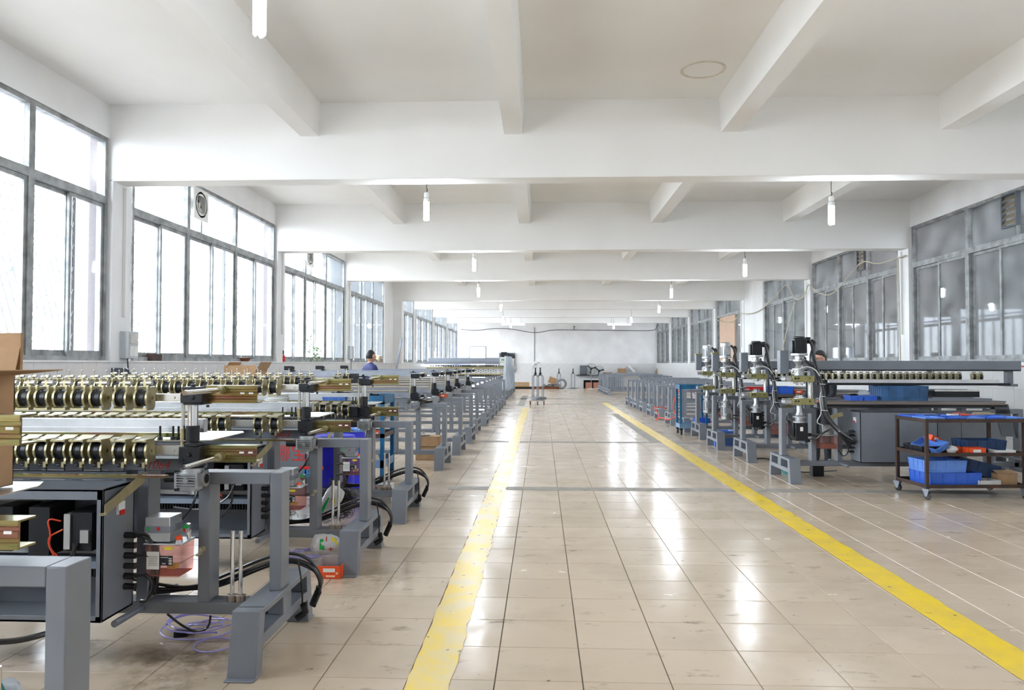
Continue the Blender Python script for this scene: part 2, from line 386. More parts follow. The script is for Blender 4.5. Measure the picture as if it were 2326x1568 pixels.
wb = struct('wall_back', MB().box(XL-.24, -4.33, YB, YB+.2, 0, HC).box(-3.33, XR+.24, YB, YB+.2, 0, HC).box(-4.33, -3.33, YB, YB+.2, 2.47, HC), PAINT)
wf = struct('wall_front', MB().box(XL-.24, XR+.24, YF-.2, YF, 0, HC), PAINT)
# tiled dado
def dado(w, horiz, n_ind, tw, face, rng, vis):
    th = SILL/4; me = MB().box(0, tw-.003, 0, .012, .0015, th-.0015).mesh('wall_tile', WHITETILE)
    k = 0; rest = MB(); a = rng[0]; L = []
    while a < rng[1]-.02:
        for r in range(4): L.append((a, r))
        a += tw
    L.sort(key=lambda q: (not (vis[0] < q[0] < vis[1]), -q[1], q[0]))
    for a, r in L:
        ind = k < n_ind and vis[0] < a < vis[1]
        w_ = min(tw-.003, rng[1]-a)
        if horiz: pos, rot = (a, face-.012, r*th), (0, 0, 0)
        elif face < 0: pos, rot = (face+.012, a, r*th), (0, 0, math.pi/2)
        else: pos, rot = (face-.012, a+tw-.003, r*th), (0, 0, -math.pi/2)
        if ind: obj('wall_tile', me, w, pos, rot); k += 1
        else:
            if horiz: rest.box(a, a+w_, face-.012, face, r*th+.0015, (r+1)*th-.0015)
            elif face < 0: rest.box(face, face+.012, a, a+w_, r*th+.0015, (r+1)*th-.0015)
            else: rest.box(face-.012, face, a, a+w_, r*th+.0015, (r+1)*th-.0015)
    if rest.v: o = obj('wall_tiles_beyond', rest.mesh('wall_tiles_beyond', WHITETILE), w); o['kind'] = 'stuff'
dado(wl, False, 150, .262, XL-.02, (YF, YB), (5.5, 14.5))
dado(wr, False, 150, .50, XR+.02, (YF, YB), (8.5, 26))
dado(wb, True, 120, .50, YB, (-3.30, XR), (-4, 7))
for xi, d, w in ((XL, -1, wl), (XR, 1, wr)):
    lo, hi = sorted((xi+d*-.012, xi+d*.2)); obj('window_sill', MB().box(lo, hi, YF, YB, SILL, SILL+.02).mesh('window_sill', PAINT), w)

# windows
def window(n, d, y0, y1, zt, zr, gl, fr=(.30, .64)):
    xw = (XL-.105) if d < 0 else (XR+.105)
    zb = SILL+.02; w = empty('window_%d' % n, (xw, y0, 0)); w['kind'] = 'structure'; L = y1-y0
    mb = MB().box(-.05, .05, 0, .05, zb, zt).box(-.05, .05, L-.05, L, zb, zt).box(-.05, .05, .05, L-.05, zt-.05, zt+.0).box(-.055, .055, .05, L-.05, zb, zb+.05)
    obj('window_frame', mb.mesh('window_frame', ALUW), w)
    obj('transom', MB().box(-.05, .05, .05, L-.05, zr-.045, zr+.045).mesh('transom', ALUW), w)
    nu = 3 if L > 4 else 2
    ys = [0]+[L*q for q in (fr if nu == 3 else (.5,))]+[L]
    for y in ys[1:-1]:
        obj('mullion', MB().box(-.052, .052, y-.045, y+.045, zb+.05, zt-.05).mesh('mullion', ALUW), w)
    for k in range(nu):
        a, b = ys[k]+(.05 if k == 0 else .045), ys[k+1]-(.05 if k == nu-1 else .045); mid = (a+b)/2
        for q, (s0, s1, xo) in enumerate(((a, mid+.025, -.022), (mid-.025, b, .022))):
            z0, z1 = zb+.05, zr-.045; t = .042
            m2 = MB().box(xo-.014, xo+.014, s0, s0+t, z0, z1).box(xo-.014, xo+.014, s1-t, s1, z0, z1).box(xo-.014, xo+.014, s0+t, s1-t, z0, z0+.06).box(xo-.014, xo+.014, s0+t, s1-t, z1-t, z1)
            sash = obj('sash', m2.mesh('sash', ALUW), w)
            obj('pane', MB().box(xo-.002, xo+.002, s0+t, s1-t, z0+.06, z1-t).mesh('pane', gl), sash)
        obj('pane', MB().box(-.002, .002, a, b, zr+.045, zt-.05).mesh('pane', gl), w)
        if k == 1:
            obj('small_mullion', MB().box(-.03, .03, a+.38, a+.42, zr+.045, zt-.05).mesh('small_mullion', ALUW), w)
    # daylight portal just outside the opening
    ld = bpy.data.lights.new('window_daylight', 'AREA'); ld.shape = 'RECTANGLE'; ld.size = zt-zb; ld.size_y = L; ld.cycles.is_portal = True
    lo = bpy.data.objects.new('window_daylight', ld); C.objects.link(lo); lo.location = (xw+d*.12, y0+L/2, (zt+zb)/2)
    ld.size, ld.size_y = (L, zt-zb)
    q = Matrix(((0, 0, d), (1, 0, 0), (0, 1, 0)))
    if q.determinant() < 0: q = Matrix(((0, 0, d), (-1, 0, 0), (0, 1, 0)))
    lo.rotation_euler = q.to_euler()
    return w
n = 1
bays = list(zip([YF+.2]+ZB, ZB+[YB]))
for a, b in bays:
    y0, y1 = a+.52, b-.02
    if abs(a-19.07) < .1: y1l, y1r = 23.85, 23.15
    else: y1l = y1r = y1
    window(n, -1, y0, y1l, 4.10, 3.36, GLASSL, (.44, .745) if n == 3 else (.30, .64)); n += 1
    window(n, 1, y0, y1r, 4.00, 3.27, GLASSR); n += 1
# door opening at the back: blue leaf standing half open, daylight behind
dr = empty('door_1', (-4.33, YB, 0)); dr['kind'] = 'structure'
obj('door_frame', MB().box(0, .05, -.02, .2, 0, 2.47).box(.95, 1.0, -.02, .2, 0, 2.47).box(.05, .95, -.02, .2, 2.42, 2.47).mesh('door_frame', GREYL), dr)
obj('door_leaf', MB().box(.05, .09, -.75, 0, 0, 2.42).mesh('door_leaf', BLUEL), dr)

# outside
gnd = struct('trim_1', MB().box(-40, XL-.3, -30, 80, -.4, -.2).box(XR+.3, 40, -30, 80, -.4, -.2).box(-40, 40, YB+.3, 80, -.4, -.2), CONC)
NB = mat('stained_concrete_wall', (.70, .67, .67), .9, scale=1.6, col2=(.42, .40, .42), bump=.2)
NBP = mat('pink_render_wall', (.68, .53, .50), .9, var=.15, scale=2)
nb = empty('neighbouring_building', (10.2, 0, -.2), 0, 'grey stained concrete building close outside the right-hand windows', 'building')
obj('wall', MB().box(0, 5, -10, 13.6, 0, 9).box(0, 5, 16.2, 60, 0, 9).mesh('wall', NB), nb)
obj('pink_wall', MB().box(-.9, 4.9, 13.6, 16.2, 0, 9).mesh('pink_wall', NBP), nb)
for k, y in enumerate((6.5, 9.2, 11.4, 18.0, 22.5, 27, 33)):
    fr = obj('window', MB().box(-.06, 0, 0, .08, 1.6, 4.1).box(-.06, 0, 1.52, 1.6, 1.6, 4.1).box(-.06, 0, .08, 1.52, 4.02, 4.1).box(-.06, 0, .08, 1.52, 1.6, 1.68).box(-.05, 0, .77, .83, 1.68, 4.02).box(-.05, 0, .08, 1.52, 2.8, 2.9).mesh('window', ALUW), nb, (0, y, 0))
    obj('pane', MB().box(-.012, -.004, .08, 1.52, 1.68, 4.02).mesh('pane', mat('pale_far_glass', (.66, .74, .74), .2)), fr)
    g = MB()
    for q in range(6):
        z = 1.9+q*.38; g.tube([(-.1, .02+j*.13, z+(.025 if (j % 2) else -.025)*(q % 2)) for j in range(13)], .009, 5)
    obj('bar', g.mesh('bar', GREYL), fr)
cw = empty('overhead_wires', (9.0, 0, 0), 0, 'three thin dark wires strung outside the right-hand upper windows', 'wires')
for z in (3.55, 3.75, 4.05): part('wire', 'wire', lambda: MB().cyl((0, 4, 0), (0, 30, 0), .008, seg=5), PLASTB, cw, (0, 0, z))
# left outside: rendered piers, rail, expanded-metal grille, hazy trees
for k, y in enumerate(ZB[:3]):
    o = obj('outside_pier', MB().box(-5.62, -5.32, -.0, .30, -.2, 5).mesh('outside_pier', mat('pale_pink_render', (.62, .55, .56), .8, var=.1, scale=30, bump=.3)), None, (0, y-.05, 0)); o['kind'] = 'structure'; o.name = 'trim_%d' % (k+2)
ra = empty('outside_rail', (-5.75, 0, 0), 0, 'pale blue horizontal pipe rail outside the left windows near transom height', 'railing')
obj('pipe', MB().cyl((0, -2, 3.58), (0, 43, 3.58), .035, seg=8).mesh('pipe', BLUEL), ra)
def grille(y0, y1, z0, z1):
    mb = MB(); st = .11; h = z1-z0; L = y1-y0; k = -int(h/.23/1)-2
    a = y0-h*.42
    while a < y1:
        for s_ in (1, -1):
            p = []
            for t in (0, 1):
                yy = a+h*.42*t if s_ > 0 else a+h*.42*(1-t); p.append([yy, z0+h*t])
            (ya, za), (yb, zb_) = p
            # clip to the panel
            def cut(ya, za, yb, zb_):
                if abs(yb-ya) < 1e-6: return None
                t0, t1 = sorted(((y0-ya)/(yb-ya), (y1-ya)/(yb-ya))); t0, t1 = max(0, t0), min(1, t1)
                if t0 >= t1: return None
                return (ya+(yb-ya)*t0, za+(zb_-za)*t0, ya+(yb-ya)*t1, za+(zb_-za)*t1)
            c = cut(ya, za, yb, zb_)
            if c: mb.cyl((0, c[0], c[1]), (0, c[2], c[3]), .004, seg=3, caps=False)
        a += st
    return mb
for k, (y0, y1) in enumerate(((7.0, 8.5), (8.9, 10.4), (12.6, 14.0))):
    mb = grille(y0, y1, 1.5, 3.5)
    for yy in (y0, y1): mb.box(-.02, .02, yy-.02, yy+.02, -.2, 3.52)
    g = obj('security_grille', mb.mesh('security_grille', mat('galvanised_mesh', (.06, .065, .07), .5)), None, (-5.5, 0, 0))
    tag(g, ['pale diamond-mesh grille outside the nearest left window', 'pale diamond-mesh grille outside the window just past the first left column', 'pale diamond-mesh grille at the far end of the second left window'][k], 'grille')
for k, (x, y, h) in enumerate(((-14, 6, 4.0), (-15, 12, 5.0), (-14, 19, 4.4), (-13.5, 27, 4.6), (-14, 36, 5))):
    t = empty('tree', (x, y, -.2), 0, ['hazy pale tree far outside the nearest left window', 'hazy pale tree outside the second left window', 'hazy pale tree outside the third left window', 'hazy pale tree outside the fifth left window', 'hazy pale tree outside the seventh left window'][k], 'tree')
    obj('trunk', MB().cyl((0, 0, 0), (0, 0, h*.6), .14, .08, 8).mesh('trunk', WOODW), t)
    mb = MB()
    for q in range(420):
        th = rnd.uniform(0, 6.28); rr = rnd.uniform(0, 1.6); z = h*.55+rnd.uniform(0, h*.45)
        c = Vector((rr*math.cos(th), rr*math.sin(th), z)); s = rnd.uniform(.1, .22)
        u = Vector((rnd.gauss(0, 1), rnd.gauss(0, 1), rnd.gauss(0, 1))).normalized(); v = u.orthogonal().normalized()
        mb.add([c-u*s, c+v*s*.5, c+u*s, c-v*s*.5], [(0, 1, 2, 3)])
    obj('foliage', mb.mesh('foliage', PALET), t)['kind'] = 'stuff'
#PART2
# ------------------------------------------------------------------ lamps
def bulb_parts(r):
    part('cord', 'bcord', lambda: MB().tube([(0, 0, 0), (.01, 0, -.02), (0, 0, -.05)], .006, 6), PLASTB, r)
    part('socket', 'bsock', lambda: MB().lathe([(.018, -.05), (.03, -.06), (.033, -.10), (.028, -.115)], seg=14), WHITE, r)
    part('ballast', 'bball', lambda: MB().lathe([(.02, -.115), (.036, -.13), (.040, -.165), (.038, -.175)], seg=14), WHITE, r)
    def tubes():
        mb = MB()
        for k in range(4):
            t = math.pi*2*k/4; c, s_ = math.cos(t), math.sin(t)
            p = lambda rr, dt: (rr*math.cos(t+dt), rr*math.sin(t+dt))
            a = p(.027, -.38); b = p(.027, .38)
            mb.tube([(a[0], a[1], -.175), (a[0], a[1], -.385), ((a[0]+b[0])/2, (a[1]+b[1])/2, -.40), (b[0], b[1], -.385), (b[0], b[1], -.175)], .0085, 7, smooth=1)
        return mb
    part('glowing_tube', 'btube', tubes, LIT, r)
BL = [((585, 25), 4.0, 'hanging compact fluorescent bulb nearest the camera, at top left'),
      ((969, 428), 9.15, 'lit bulb hanging under the first big beam, left one'), ((1888, 436), 9.15, 'lit bulb hanging under the first big beam, right one'),
      ((1077, 570), 14.5, 'lit bulb under the second beam, left of the aisle'), ((1692, 581), 14.5, 'lit bulb under the second beam, right side'),
      ((1087, 640), 19.6, 'lit bulb under the third beam, left of the aisle'), ((1525, 642), 19.6, 'lit bulb under the third beam, right side'),
      ((1138, 681), 25.8, 'lit bulb under the fourth beam, left of the aisle'), ((1497, 684), 25.8, 'lit bulb under the fourth beam, right side'),
      ((1142, 710), 31.5, 'lit bulb in the sixth bay, left of the aisle'), ((1434, 712), 31.5, 'lit bulb in the sixth bay, right side'),
      ((1160, 727), 37.2, 'farthest lit bulb at left, in front of a tube lamp'), ((1394, 729), 37.2, 'farthest lit bulb at right, in front of a tube lamp')]
for (p, Y, lab) in BL:
    q = P(p[0], p[1], Y); zc = HB
    if Y == 4.0: z = 3.66; q.x = -1.56
    else: z = HB
    if Y in (31.5, 37.2) or Y == 4.0: z = HC if Y != 31.5 else HC; 
    e = empty('light_bulb', (q.x, Y, q.z if Y != 4.0 else 3.66), 0, lab, 'light bulb', 'bare fluorescent bulbs hung along the hall')
    zt = HC-.0
    if abs(min(abs(Y-zb_-.145) for zb_ in ZB)) < .15: zt = HB
    bulb_parts(e)
    if zt-e.location.z > .01: obj('flex', MB().cyl((0, 0, 0), (0, 0, zt-e.location.z), .004, seg=5).mesh('flex', PLASTB), e)
e = empty('light_bulb', (3.9, 4.0, 3.66), 0, 'lit bulb in the nearest bay, right side, just out of frame', 'light bulb', 'bare fluorescent bulbs hung along the hall'); bulb_parts(e)
obj('flex', MB().cyl((0, 0, 0), (0, 0, HC-3.66), .004, seg=5).mesh('flex', PLASTB), e)
for px, lab in ((1166, 'lit tube lamp at the far left of the aisle ceiling'), (1407, 'lit tube lamp at the far right of the aisle ceiling')):
    q = P(px, 738, 37.5)
    e = empty('tube_lamp', (q.x, 37.5, q.z), 0, lab, 'lamp', 'tube lamps at the far end of the hall')
    part('batten', 'batten', lambda: MB().box(-.6, .6, -.03, .03, .02, .07), WHITE, e)
    part('glowing_tube', 'ltube', lambda: MB().cyl((-.58, 0, 0), (.58, 0, 0), .016, seg=8), LITT, e)
    for s_ in (-.4, .4): obj('hanger', MB().cyl((s_, 0, .07), (s_, 0, HC-q.z), .004, seg=5).mesh('hanger', PLASTB), e)
#PART3
# ================================================================== MACHINES
# u runs from the aisle end of a machine away from the aisle; fx=-1 puts it to the left, +1 to the right
LU = 2.96
def foot_mb():
    mb = MB(); a, b = -.015, .118
    for s in (1, -1):
        Y = lambda y: .06+s*y
        mb.prism([(Y(-.43), 0), (Y(-.345), 0), (Y(-.325), .16), (Y(-.305), .295), (Y(-.375), .295)], 'x', a, b)
        mb.box(a-.002, b+.002, *sorted((Y(-.46), Y(-.34))), 0, .008)
    mb.box(a, b, .06-.32, .06+.32, .265, .295).box(a, b, .06-.335, .06+.335, .125, .175).box(a, b, -.0, .12, .175, .265)
    return mb
def frame(r, fx, far_end=True, rail=False, stub=False, mains=True, color=None):
    G = color or GREY
    k = G.name
    def pt(nm, key, bx, m=G, bev=.004, **kw):
        return part(nm, key+k, lambda: MB().box(*bx), m, r, bevel=bev, fx=fx, **kw)
    def end(o, s):
        part('foot', 'foot%s%s' % (o, k), lambda: mirror(foot_mb(), o, s), G, r, bevel=.004, fx=fx)
        def u(a, b): return sorted((o+s*a, o+s*b))
        pt('post', 'post1%s' % o, (*u(0, .06), 0, .12, .295, .89))
        pt('top_bar', 'tb%s' % o, (*u(.06, .43), 0, .12, .83, .89))
        pt('post', 'post2%s' % o, (*u(.37, .43), 0, .12, .23, .83))
        pt('post', 'post3%s' % o, (*u(.69, .75), 0, .12, .23, .897))
    end(0, 1)
    if far_end: end(LU, -1)
    pt('base_rail', 'brail', (.06, LU-.06, 0, .12, .17, .23))
    if mains: pt('main_beam', 'mbeam', (.44, LU-.44, 0, .12, .897, .957))
    part('carry_handle', 'hnd'+k, lambda: MB().cyl((.72, 0, .20), (.72, -.24, .20), .017, seg=12).cyl((.72, .12, .20), (.72, .36, .20), .017, seg=12), G, r, fx=fx)
    if rail: pt('cross_rail', 'crail', (.43, .69, .02, .09, .58, .615))
    if stub:
        part('tee_bracket', 'tee'+k, lambda: MB().box(.41, .47, .03, .09, .957, 1.0).box(.36, .52, .01, .11, 1.0, 1.012), G, r, fx=fx)
    return r
def mirror(mb, o, s):
    mb.v = [(o+s*x, y, z) for x, y, z in mb.v]; return mb

def plate_outline(up):
    pts = [(-.047, -.060), (-.047, -.048), (-.030, -.043), (-.044, -.026), (-.050, -.004), (-.047, .018), (-.034, .036), (-.037, .048), (-.036, .062), (-.026, .064), (-.018, .055), (.035, .057), (.048, .050), (.036, -.01), (.033, -.044), (.018, -.060)]
    if not up: pts = [(y, -z) for y, z in pts][::-1]
    return pts
def bracket_mb(up):
    mb = MB(); o = plate_outline(up); s = 1 if up else -1
    for x in (-.034, .024):
        mb.prism(o, 'x', x, x+.010)
        mb.lathe([(.026, x+.010 if x > 0 else x), (.026, x+.013 if x > 0 else x-.003), (.017, x+.013 if x > 0 else x-.003)], (0, 0, 0), 14, ax='x')
    if up:
        mb.box(-.024, .024, -.047, -.035, -.060, -.050).box(-.004, .010, -.012, .008, .055, .086)
    else:
        mb.prism([(-.052, .048), (-.052, .056), (.02, .060), (.06, .073), (.062, .066), (.02, .052)], 'x', -.036, .036)
        mb.box(-.006, .008, -.012, .008, -.084, -.056)
    return mb
def row(r, fx, us, yc, zc, up, tall=False, sc=1):
    for u in us:
        b = part('roller_bracket', 'rb%s' % up, lambda: bracket_mb(up), BRASS, r, loc=(fx*u, yc, zc)); b.scale = (sc, sc, sc)
        part('roller', 'roll', lambda: MB().lathe([(.010, -.037), (.010, -.0235), (.043, -.0235), (.045, -.016), (.041, -.011), (.041, .011), (.045, .016), (.043, .0235), (.010, .0235), (.010, .037)], seg=16, ax='x'), BLACK, b)
        if up: part('adjusting_knob', 'knu%s' % tall, lambda: MB().cyl((.010, -.002, .074), (.036, -.002, .074), .012, seg=10).cyl((-.022, -.002, .072), (-.004, -.002, .072), .008, seg=8).cyl((.003, -.002, .084), (.003, -.002, .118 if tall else .10), .0035, seg=6).ball((.003, -.002, .118 if tall else .10), .006, 6, 4), STEEL, b)
        else: part('adjusting_pin', 'knl', lambda: MB().cyl((.008, -.002, -.072), (-.030, -.002, -.074), .008, seg=8).cyl((.004, 0, -.084), (.006, 0, -.105), .0035, seg=6), BLACK, b)

def channel_mb(u0, u1, z0, z1):
    """zinc-plated channel: ribbed web towards the aisle view, flanges folded back"""
    y0, y1 = -.030, .045; t = .006; h = z1-z0
    w = [(y0, z0), (y0, z0+h*.20), (y0+.005, z0+h*.25), (y0+.005, z0+h*.36), (y0, z0+h*.41), (y0, z0+h*.60), (y0+.005, z0+h*.65), (y0+.005, z0+h*.76), (y0, z0+h*.81), (y0, z1)]
    mb = MB().prism(w+[(y0+.010, z1), (y0+.010, z0)], 'x', u0, u1)
    return mb.box(u0, u1, y0+.008, y1, z1-t, z1).box(u0, u1, y0+.008, y1, z0, z0+t)

def column(r, fx, gold=True, full=True):
    """clamp column: gearbox, chrome guide, upper and lower clamp blocks, handles, channels"""
    G1 = GOLD if gold else TUBE
    def gear():
        mb = MB().box(.385, .475, -.120, -.03, .832, .905).box(.372, .384, -.140, -.015, .830, .905).box(.476, .488, -.140, -.015, .830, .905)
        for k in range(6): mb.box(.384, .476, -.142, -.012, .834+k*.0125, .839+k*.0125)
        mb.cyl((.43, -.14, .868), (.43, -.146, .868), .014, seg=10)
        mb.lathe([(.057, .905), (.057, .922), (.05, .926)], (.43, -.07, 0), 20).box(.362, .376, -.12, -.04, .84, .90)
        mb.lathe([(.040, .355), (.040, .366), (.030, .368)], (0, -.075, .870), 16, ax='x').box(.39, .47, -.12, -.04, .815, .832)
        mb.cyl((.43, -.07, .815), (.43, -.07, .79), .015)
        return mb
    part('gearbox', 'gear', gear, CAST, r, fx=fx)
    part('gearbox_bore', 'gbore', lambda: MB().cyl((.353, -.075, .870), (.3555, -.075, .870), .024, seg=14), BLACK, r, fx=fx)
    part('coupling_flange', 'cflange', lambda: MB().lathe([(.05, .926), (.057, .930), (.057, .945), (.036, .95), (.033, .972)], (.43, -.05, 0), 20), BLACK, r, fx=fx)
    part('lower_clamp_block', 'lblk', lambda: MB().box(.385, .492, -.09, .05, .948, 1.03).box(.40, .46, -.095, -.02, 1.03, 1.048).box(.36, .39, -.02, .04, .96, 1.0).cyl((.44, -.0905, .99), (.44, -.098, .99), .010).cyl((.47, -.0905, .965), (.47, -.096, .965), .006), BLACK, r, bevel=.003, fx=fx)
    part('collar', 'collar', lambda: MB().lathe([(.034, 1.03), (.034, 1.128), (.030, 1.131)], (.45, -.03, 0), 20), BLACK, r, fx=fx)
    part('guide_column', 'gcol', lambda: MB().lathe([(.026, 1.128), (.026, 1.25)], (.45, -.03, 0), 20), CHROME, r, fx=fx)
    part('guide_rod', 'grod', lambda: MB().cyl((.50, -.03, 1.0), (.50, -.03, 1.30), .009), STEEL, r, fx=fx)
    part('guide_sleeve', 'gslv', lambda: MB().cyl((.50, -.03, 1.0), (.50, -.03, 1.115), .014), BRASS, r, fx=fx)
    part('upper_clamp_block', 'ublk', lambda: MB().box(.375, .487, -.09, .05, 1.248, 1.30).box(.385, .475, -.085, .045, 1.237, 1.248).cyl((.425, -.0905, 1.275), (.425, -.097, 1.275), .009).cyl((.46, -.0905, 1.285), (.46, -.095, 1.285), .004).cyl((.36, -.06, 1.237), (.36, -.06, 1.225), .008), BLACK, r, bevel=.003, fx=fx)
    part('top_plate', 'tpl', lambda: MB().box(.43, .515, -.02, .05, 1.315, 1.326).cyl((.47, .01, 1.326), (.47, .01, 1.34), .012).cyl((.455, .0, 1.30), (.455, 0, 1.316), .008), BLACK, r, fx=fx)
    for z, k in ((1.312, 'hu'), (.975, 'hl')):
        part('clamp_handle', k, lambda: MB().cyl((.30, -.02, z), (.30, -.43, z), .0115, seg=12).cyl((.30, -.43, z), (.30, -.434, z), .006, seg=8), CHROME, r, fx=fx)
        part('handle_hub', k+'h', lambda: MB().cyl((.30, .0, z), (.30, -.07, z), .020, seg=14), BRASS, r, fx=fx)
    if full:
        for z0, z1, k in ((1.245, 1.334, 'cu'), (.945, 1.030, 'cl')):
            if gold:
                c = part('clamp_channel', k+G1.name, lambda: channel_mb(.122, .385, z0, z1), G1, r, fx=fx)
                part('slot_light', k+'s', lambda: MB().box(.140, .163, -.0305, -.0255, z0+.046, z0+.054).box(.185, .208, -.0305, -.0255, z0+.046, z0+.054), WHITE, c, fx=fx)  # white insets paint the light that shows through the slots
            else:
                part('clamp_arm', k+'a', lambda: MB().box(.30, .335, -.12, .1, z0+.01, z1-.02).cyl((.315, -.12, z0+.04), (.315, .10, z0+.04), .03, seg=12), BLACK, r, fx=fx)
def far_plate(r, fx):
    part('end_plate', 'eplate', lambda: MB().prism([(LU-.02, 1.33), (LU-.02, 1.40), (LU-.16, 1.40), (LU-.19, 1.385), (LU-.19, 1.345), (LU-.16, 1.33)], 'y', -.01, .012).box(LU-.2, LU-.13, -.03, .03, 1.30, 1.335), BLACK, r, fx=fx)
def cabinet(r, fx, closed):
    u0, u1, y0, y1, z0, z1 = .73, 1.65, -.33, -.06, .235, .855; t = .012
    def shell():
        mb = MB().box(u0, u0+t, y0, y1, z0, z1).box(u1-t, u1, y0, y1, z0, z1).box(u0, u1, y0, y1, z1-t, z1).box(u0, u1, y0, y1, z0, z0+t).box(u0, u1, y1-t, y1, z0, z1)
        if closed: mb.box(u0, u1, y0, y0+t, z0, z1)
        else: mb.box(u0, u0+.03, y0, y0+t, z0, z1).box(u1-.03, u1, y0, y0+t, z0, z1).box(u0, u1, y0, y0+t, z1-.05, z1).box(u0, u1, y0, y0+t, z0, z0+.03)
        return mb
    c = part('control_cabinet', 'cab%s' % closed, shell, GREY, r, bevel=.002, fx=fx)
    part('breaker', 'brk', lambda: MB().box(u0-.012, u0, -.22, -.165, .715, .775), WHITE, c, fx=fx)
    part('breaker_switch', 'brks', lambda: MB().box(u0-.018, u0-.011, -.215, -.20, .712, .735).box(u0-.018, u0-.011, -.198, -.187, .712, .735).box(u0-.018, u0-.011, -.185, -.17, .712, .735), REDP, c, fx=fx)
    for k, z in enumerate((.60, .55, .50, .45, .40, .35)):
        part('cable_gland', 'gl%d' % k, lambda: MB().cyl((u0, -.14, z), (u0-.055, -.14, z), .016, seg=10), RUBBER, c, fx=fx)
    if not closed:
        part('servo_drive', 'sdrv', lambda: MB().box(.80, .92, -.30, -.09, .56, .74), PLASTB, c, fx=fx)
        part('servo_drive_face', 'sdrvf', lambda: MB().box(.90, .93, -.31, -.295, .57, .735).box(.81, .85, -.312, -.30, .60, .66), ALU, c, fx=fx)
        part('servo_drive', 'sdrv2', lambda: MB().box(1.02, 1.12, -.28, -.09, .53, .76).box(1.2, 1.3, -.28, -.09, .55, .76), PLASTB, c, fx=fx)
        part('wire_duct', 'duct', lambda: MB().box(.76, 1.5, -.20, -.10, .45, .485), mat('pale_blue_duct', (.30, .38, .48), .5), c, fx=fx)
        def comb():
            mb = MB()
            for k in range(36): mb.box(.78+k*.02, .788+k*.02, -.205, -.10, .41, .45)
            return mb
        part('cable_comb', 'comb', comb, PLASTB, c, fx=fx)['kind'] = 'stuff'
        part('terminal_block', 'term', lambda: MB().box(1.15, 1.5, -.12, -.09, .76, .80).box(.80, 1.5, -.11, -.09, .50, .53), WHITED, c, fx=fx)
        part('red_wire', 'rwire', lambda: MB().tube([(.95, -.3, .70), (1.0, -.33, .72), (.99, -.31, .64), (1.01, -.3, .58), (.95, -.3, .52)], .004, 5, smooth=2).tube([(.94, -.3, .66), (1.02, -.31, .62), (.96, -.3, .50)], .004, 5, smooth=2), CABLER, c, fx=fx)
        part('inner_cable', 'icab', lambda: MB().tube([(.86, -.31, .6), (.9, -.33, .5), (1.1, -.3, .42), (1.3, -.28, .44)], .007, 6, smooth=2).tube([(.88, -.31, .6), (.86, -.33, .48), (.95, -.3, .38)], .007, 6, smooth=2), RUBBER, c, fx=fx)
    return c
def pump(r, fx, du=0, oil=False, dy=0):
    L = (fx*.13, dy, 0)
    a = part('oil_pump', 'pmp', lambda: MB().box(.44, .585, -.145, -.02, .595, .72).box(.365, .59, -.155, 0, .58, .588), ALU, r, loc=L, bevel=.003, fx=fx)
    a.scale = (.85, 1, .957)
    part('band', 'pband', lambda: MB().box(.438, .587, -.147, -.018, .64, .675), GREYL, a, fx=fx)
    part('tank', 'ptank', lambda: MB().prism([(.375, .42), (.385, .415), (.57, .415), (.578, .42), (.583, .58), (.37, .58)], 'y', -.145, -.01), PINKT, a, fx=fx)
    part('oil', 'poil%s' % oil, lambda: MB().box(.38, .575, -.14, -.015, .42, .48 if oil else .425), OIL, a, fx=fx)
    part('filler_cap', 'pcap', lambda: MB().cyl((.405, -.11, .588), (.405, -.11, .600), .021, seg=14), ALU, a, fx=fx)
    part('filler_cap_top', 'pcapt', lambda: MB().lathe([(.019, .60), (.017, .617), (.012, .619)], (.405, -.11, 0), 12), ORANGE, a, fx=fx)
    part('gauge', 'pgau', lambda: MB().cyl((.385, -.05, .65), (.385, -.075, .65), .024, seg=18).cyl((.385, -.04, .59), (.385, -.04, .65), .012, seg=8), CHROME, a, fx=fx)
    part('gauge_face', 'pgaf', lambda: MB().prism([(.385+.02*math.cos(t*.3-.3), .65+.02*math.sin(t*.3-.3)) for t in range(12)], 'y', -.0765, -.075), GREENP, a, fx=fx)
    part('gauge_face', 'pgaf2', lambda: MB().prism([(.385+.02*math.cos(-t*.15-.3), .65+.02*math.sin(-t*.15-.3)) for t in range(8)]+[(.385, .65)], 'y', -.077, -.0755), REDP, a, fx=fx)
    part('green_button', 'pgb', lambda: MB().lathe([(.009, -.149), (.009, -.147)], (.565 if fx < 0 else .46, 0, .662), 10, ax='y').cyl((.565, -.147, .662), (.565, -.151, .662), .009, seg=10), GREENP, a, fx=fx)
    part('red_button', 'prb', lambda: MB().cyl((.505, -.147, .662), (.505, -.151, .662), .009, seg=10), REDP, a, fx=fx)
    part('yellow_sticker', 'pys', lambda: MB().box(.42, .47, -.1475, -.145, .555, .570), YEL, a, fx=fx)
    part('black_label', 'pbl', lambda: MB().box(.42, .495, -.1475, -.145, .475, .525), LINK, a, fx=fx)
    part('black_label_print', 'pblp', lambda: MB().box(.424, .442, -.1485, -.1475, .480, .492).box(.424, .442, -.1485, -.1475, .496, .504).box(.424, .442, -.1485, -.1475, .508, .514).box(.445, .49, -.1485, -.1475, .515, .518).box(.46, .48, -.1485, -.1475, .482, .488), WHITED, a, fx=fx)
    part('white_label', 'pwl', lambda: MB().box(.50, .573, -.1475, -.145, .455, .545), WHITE, a, fx=fx)
    def lines():
        mb = MB()
        for k in range(5): mb.box(.506, .566, -.148, -.1475, .475+k*.011, .4765+k*.011)
        for k in range(6): mb.box(.512+k*.008, .5125+k*.008, -.148, -.1475, .475, .525)
        return mb
    part('white_label_print', 'pwlp', lines, LINK, a, fx=fx)
    part('yellow_filter', 'pyf', lambda: MB().box(.425, .475, -.11, -.07, .448, .47), YEL, a, fx=fx)
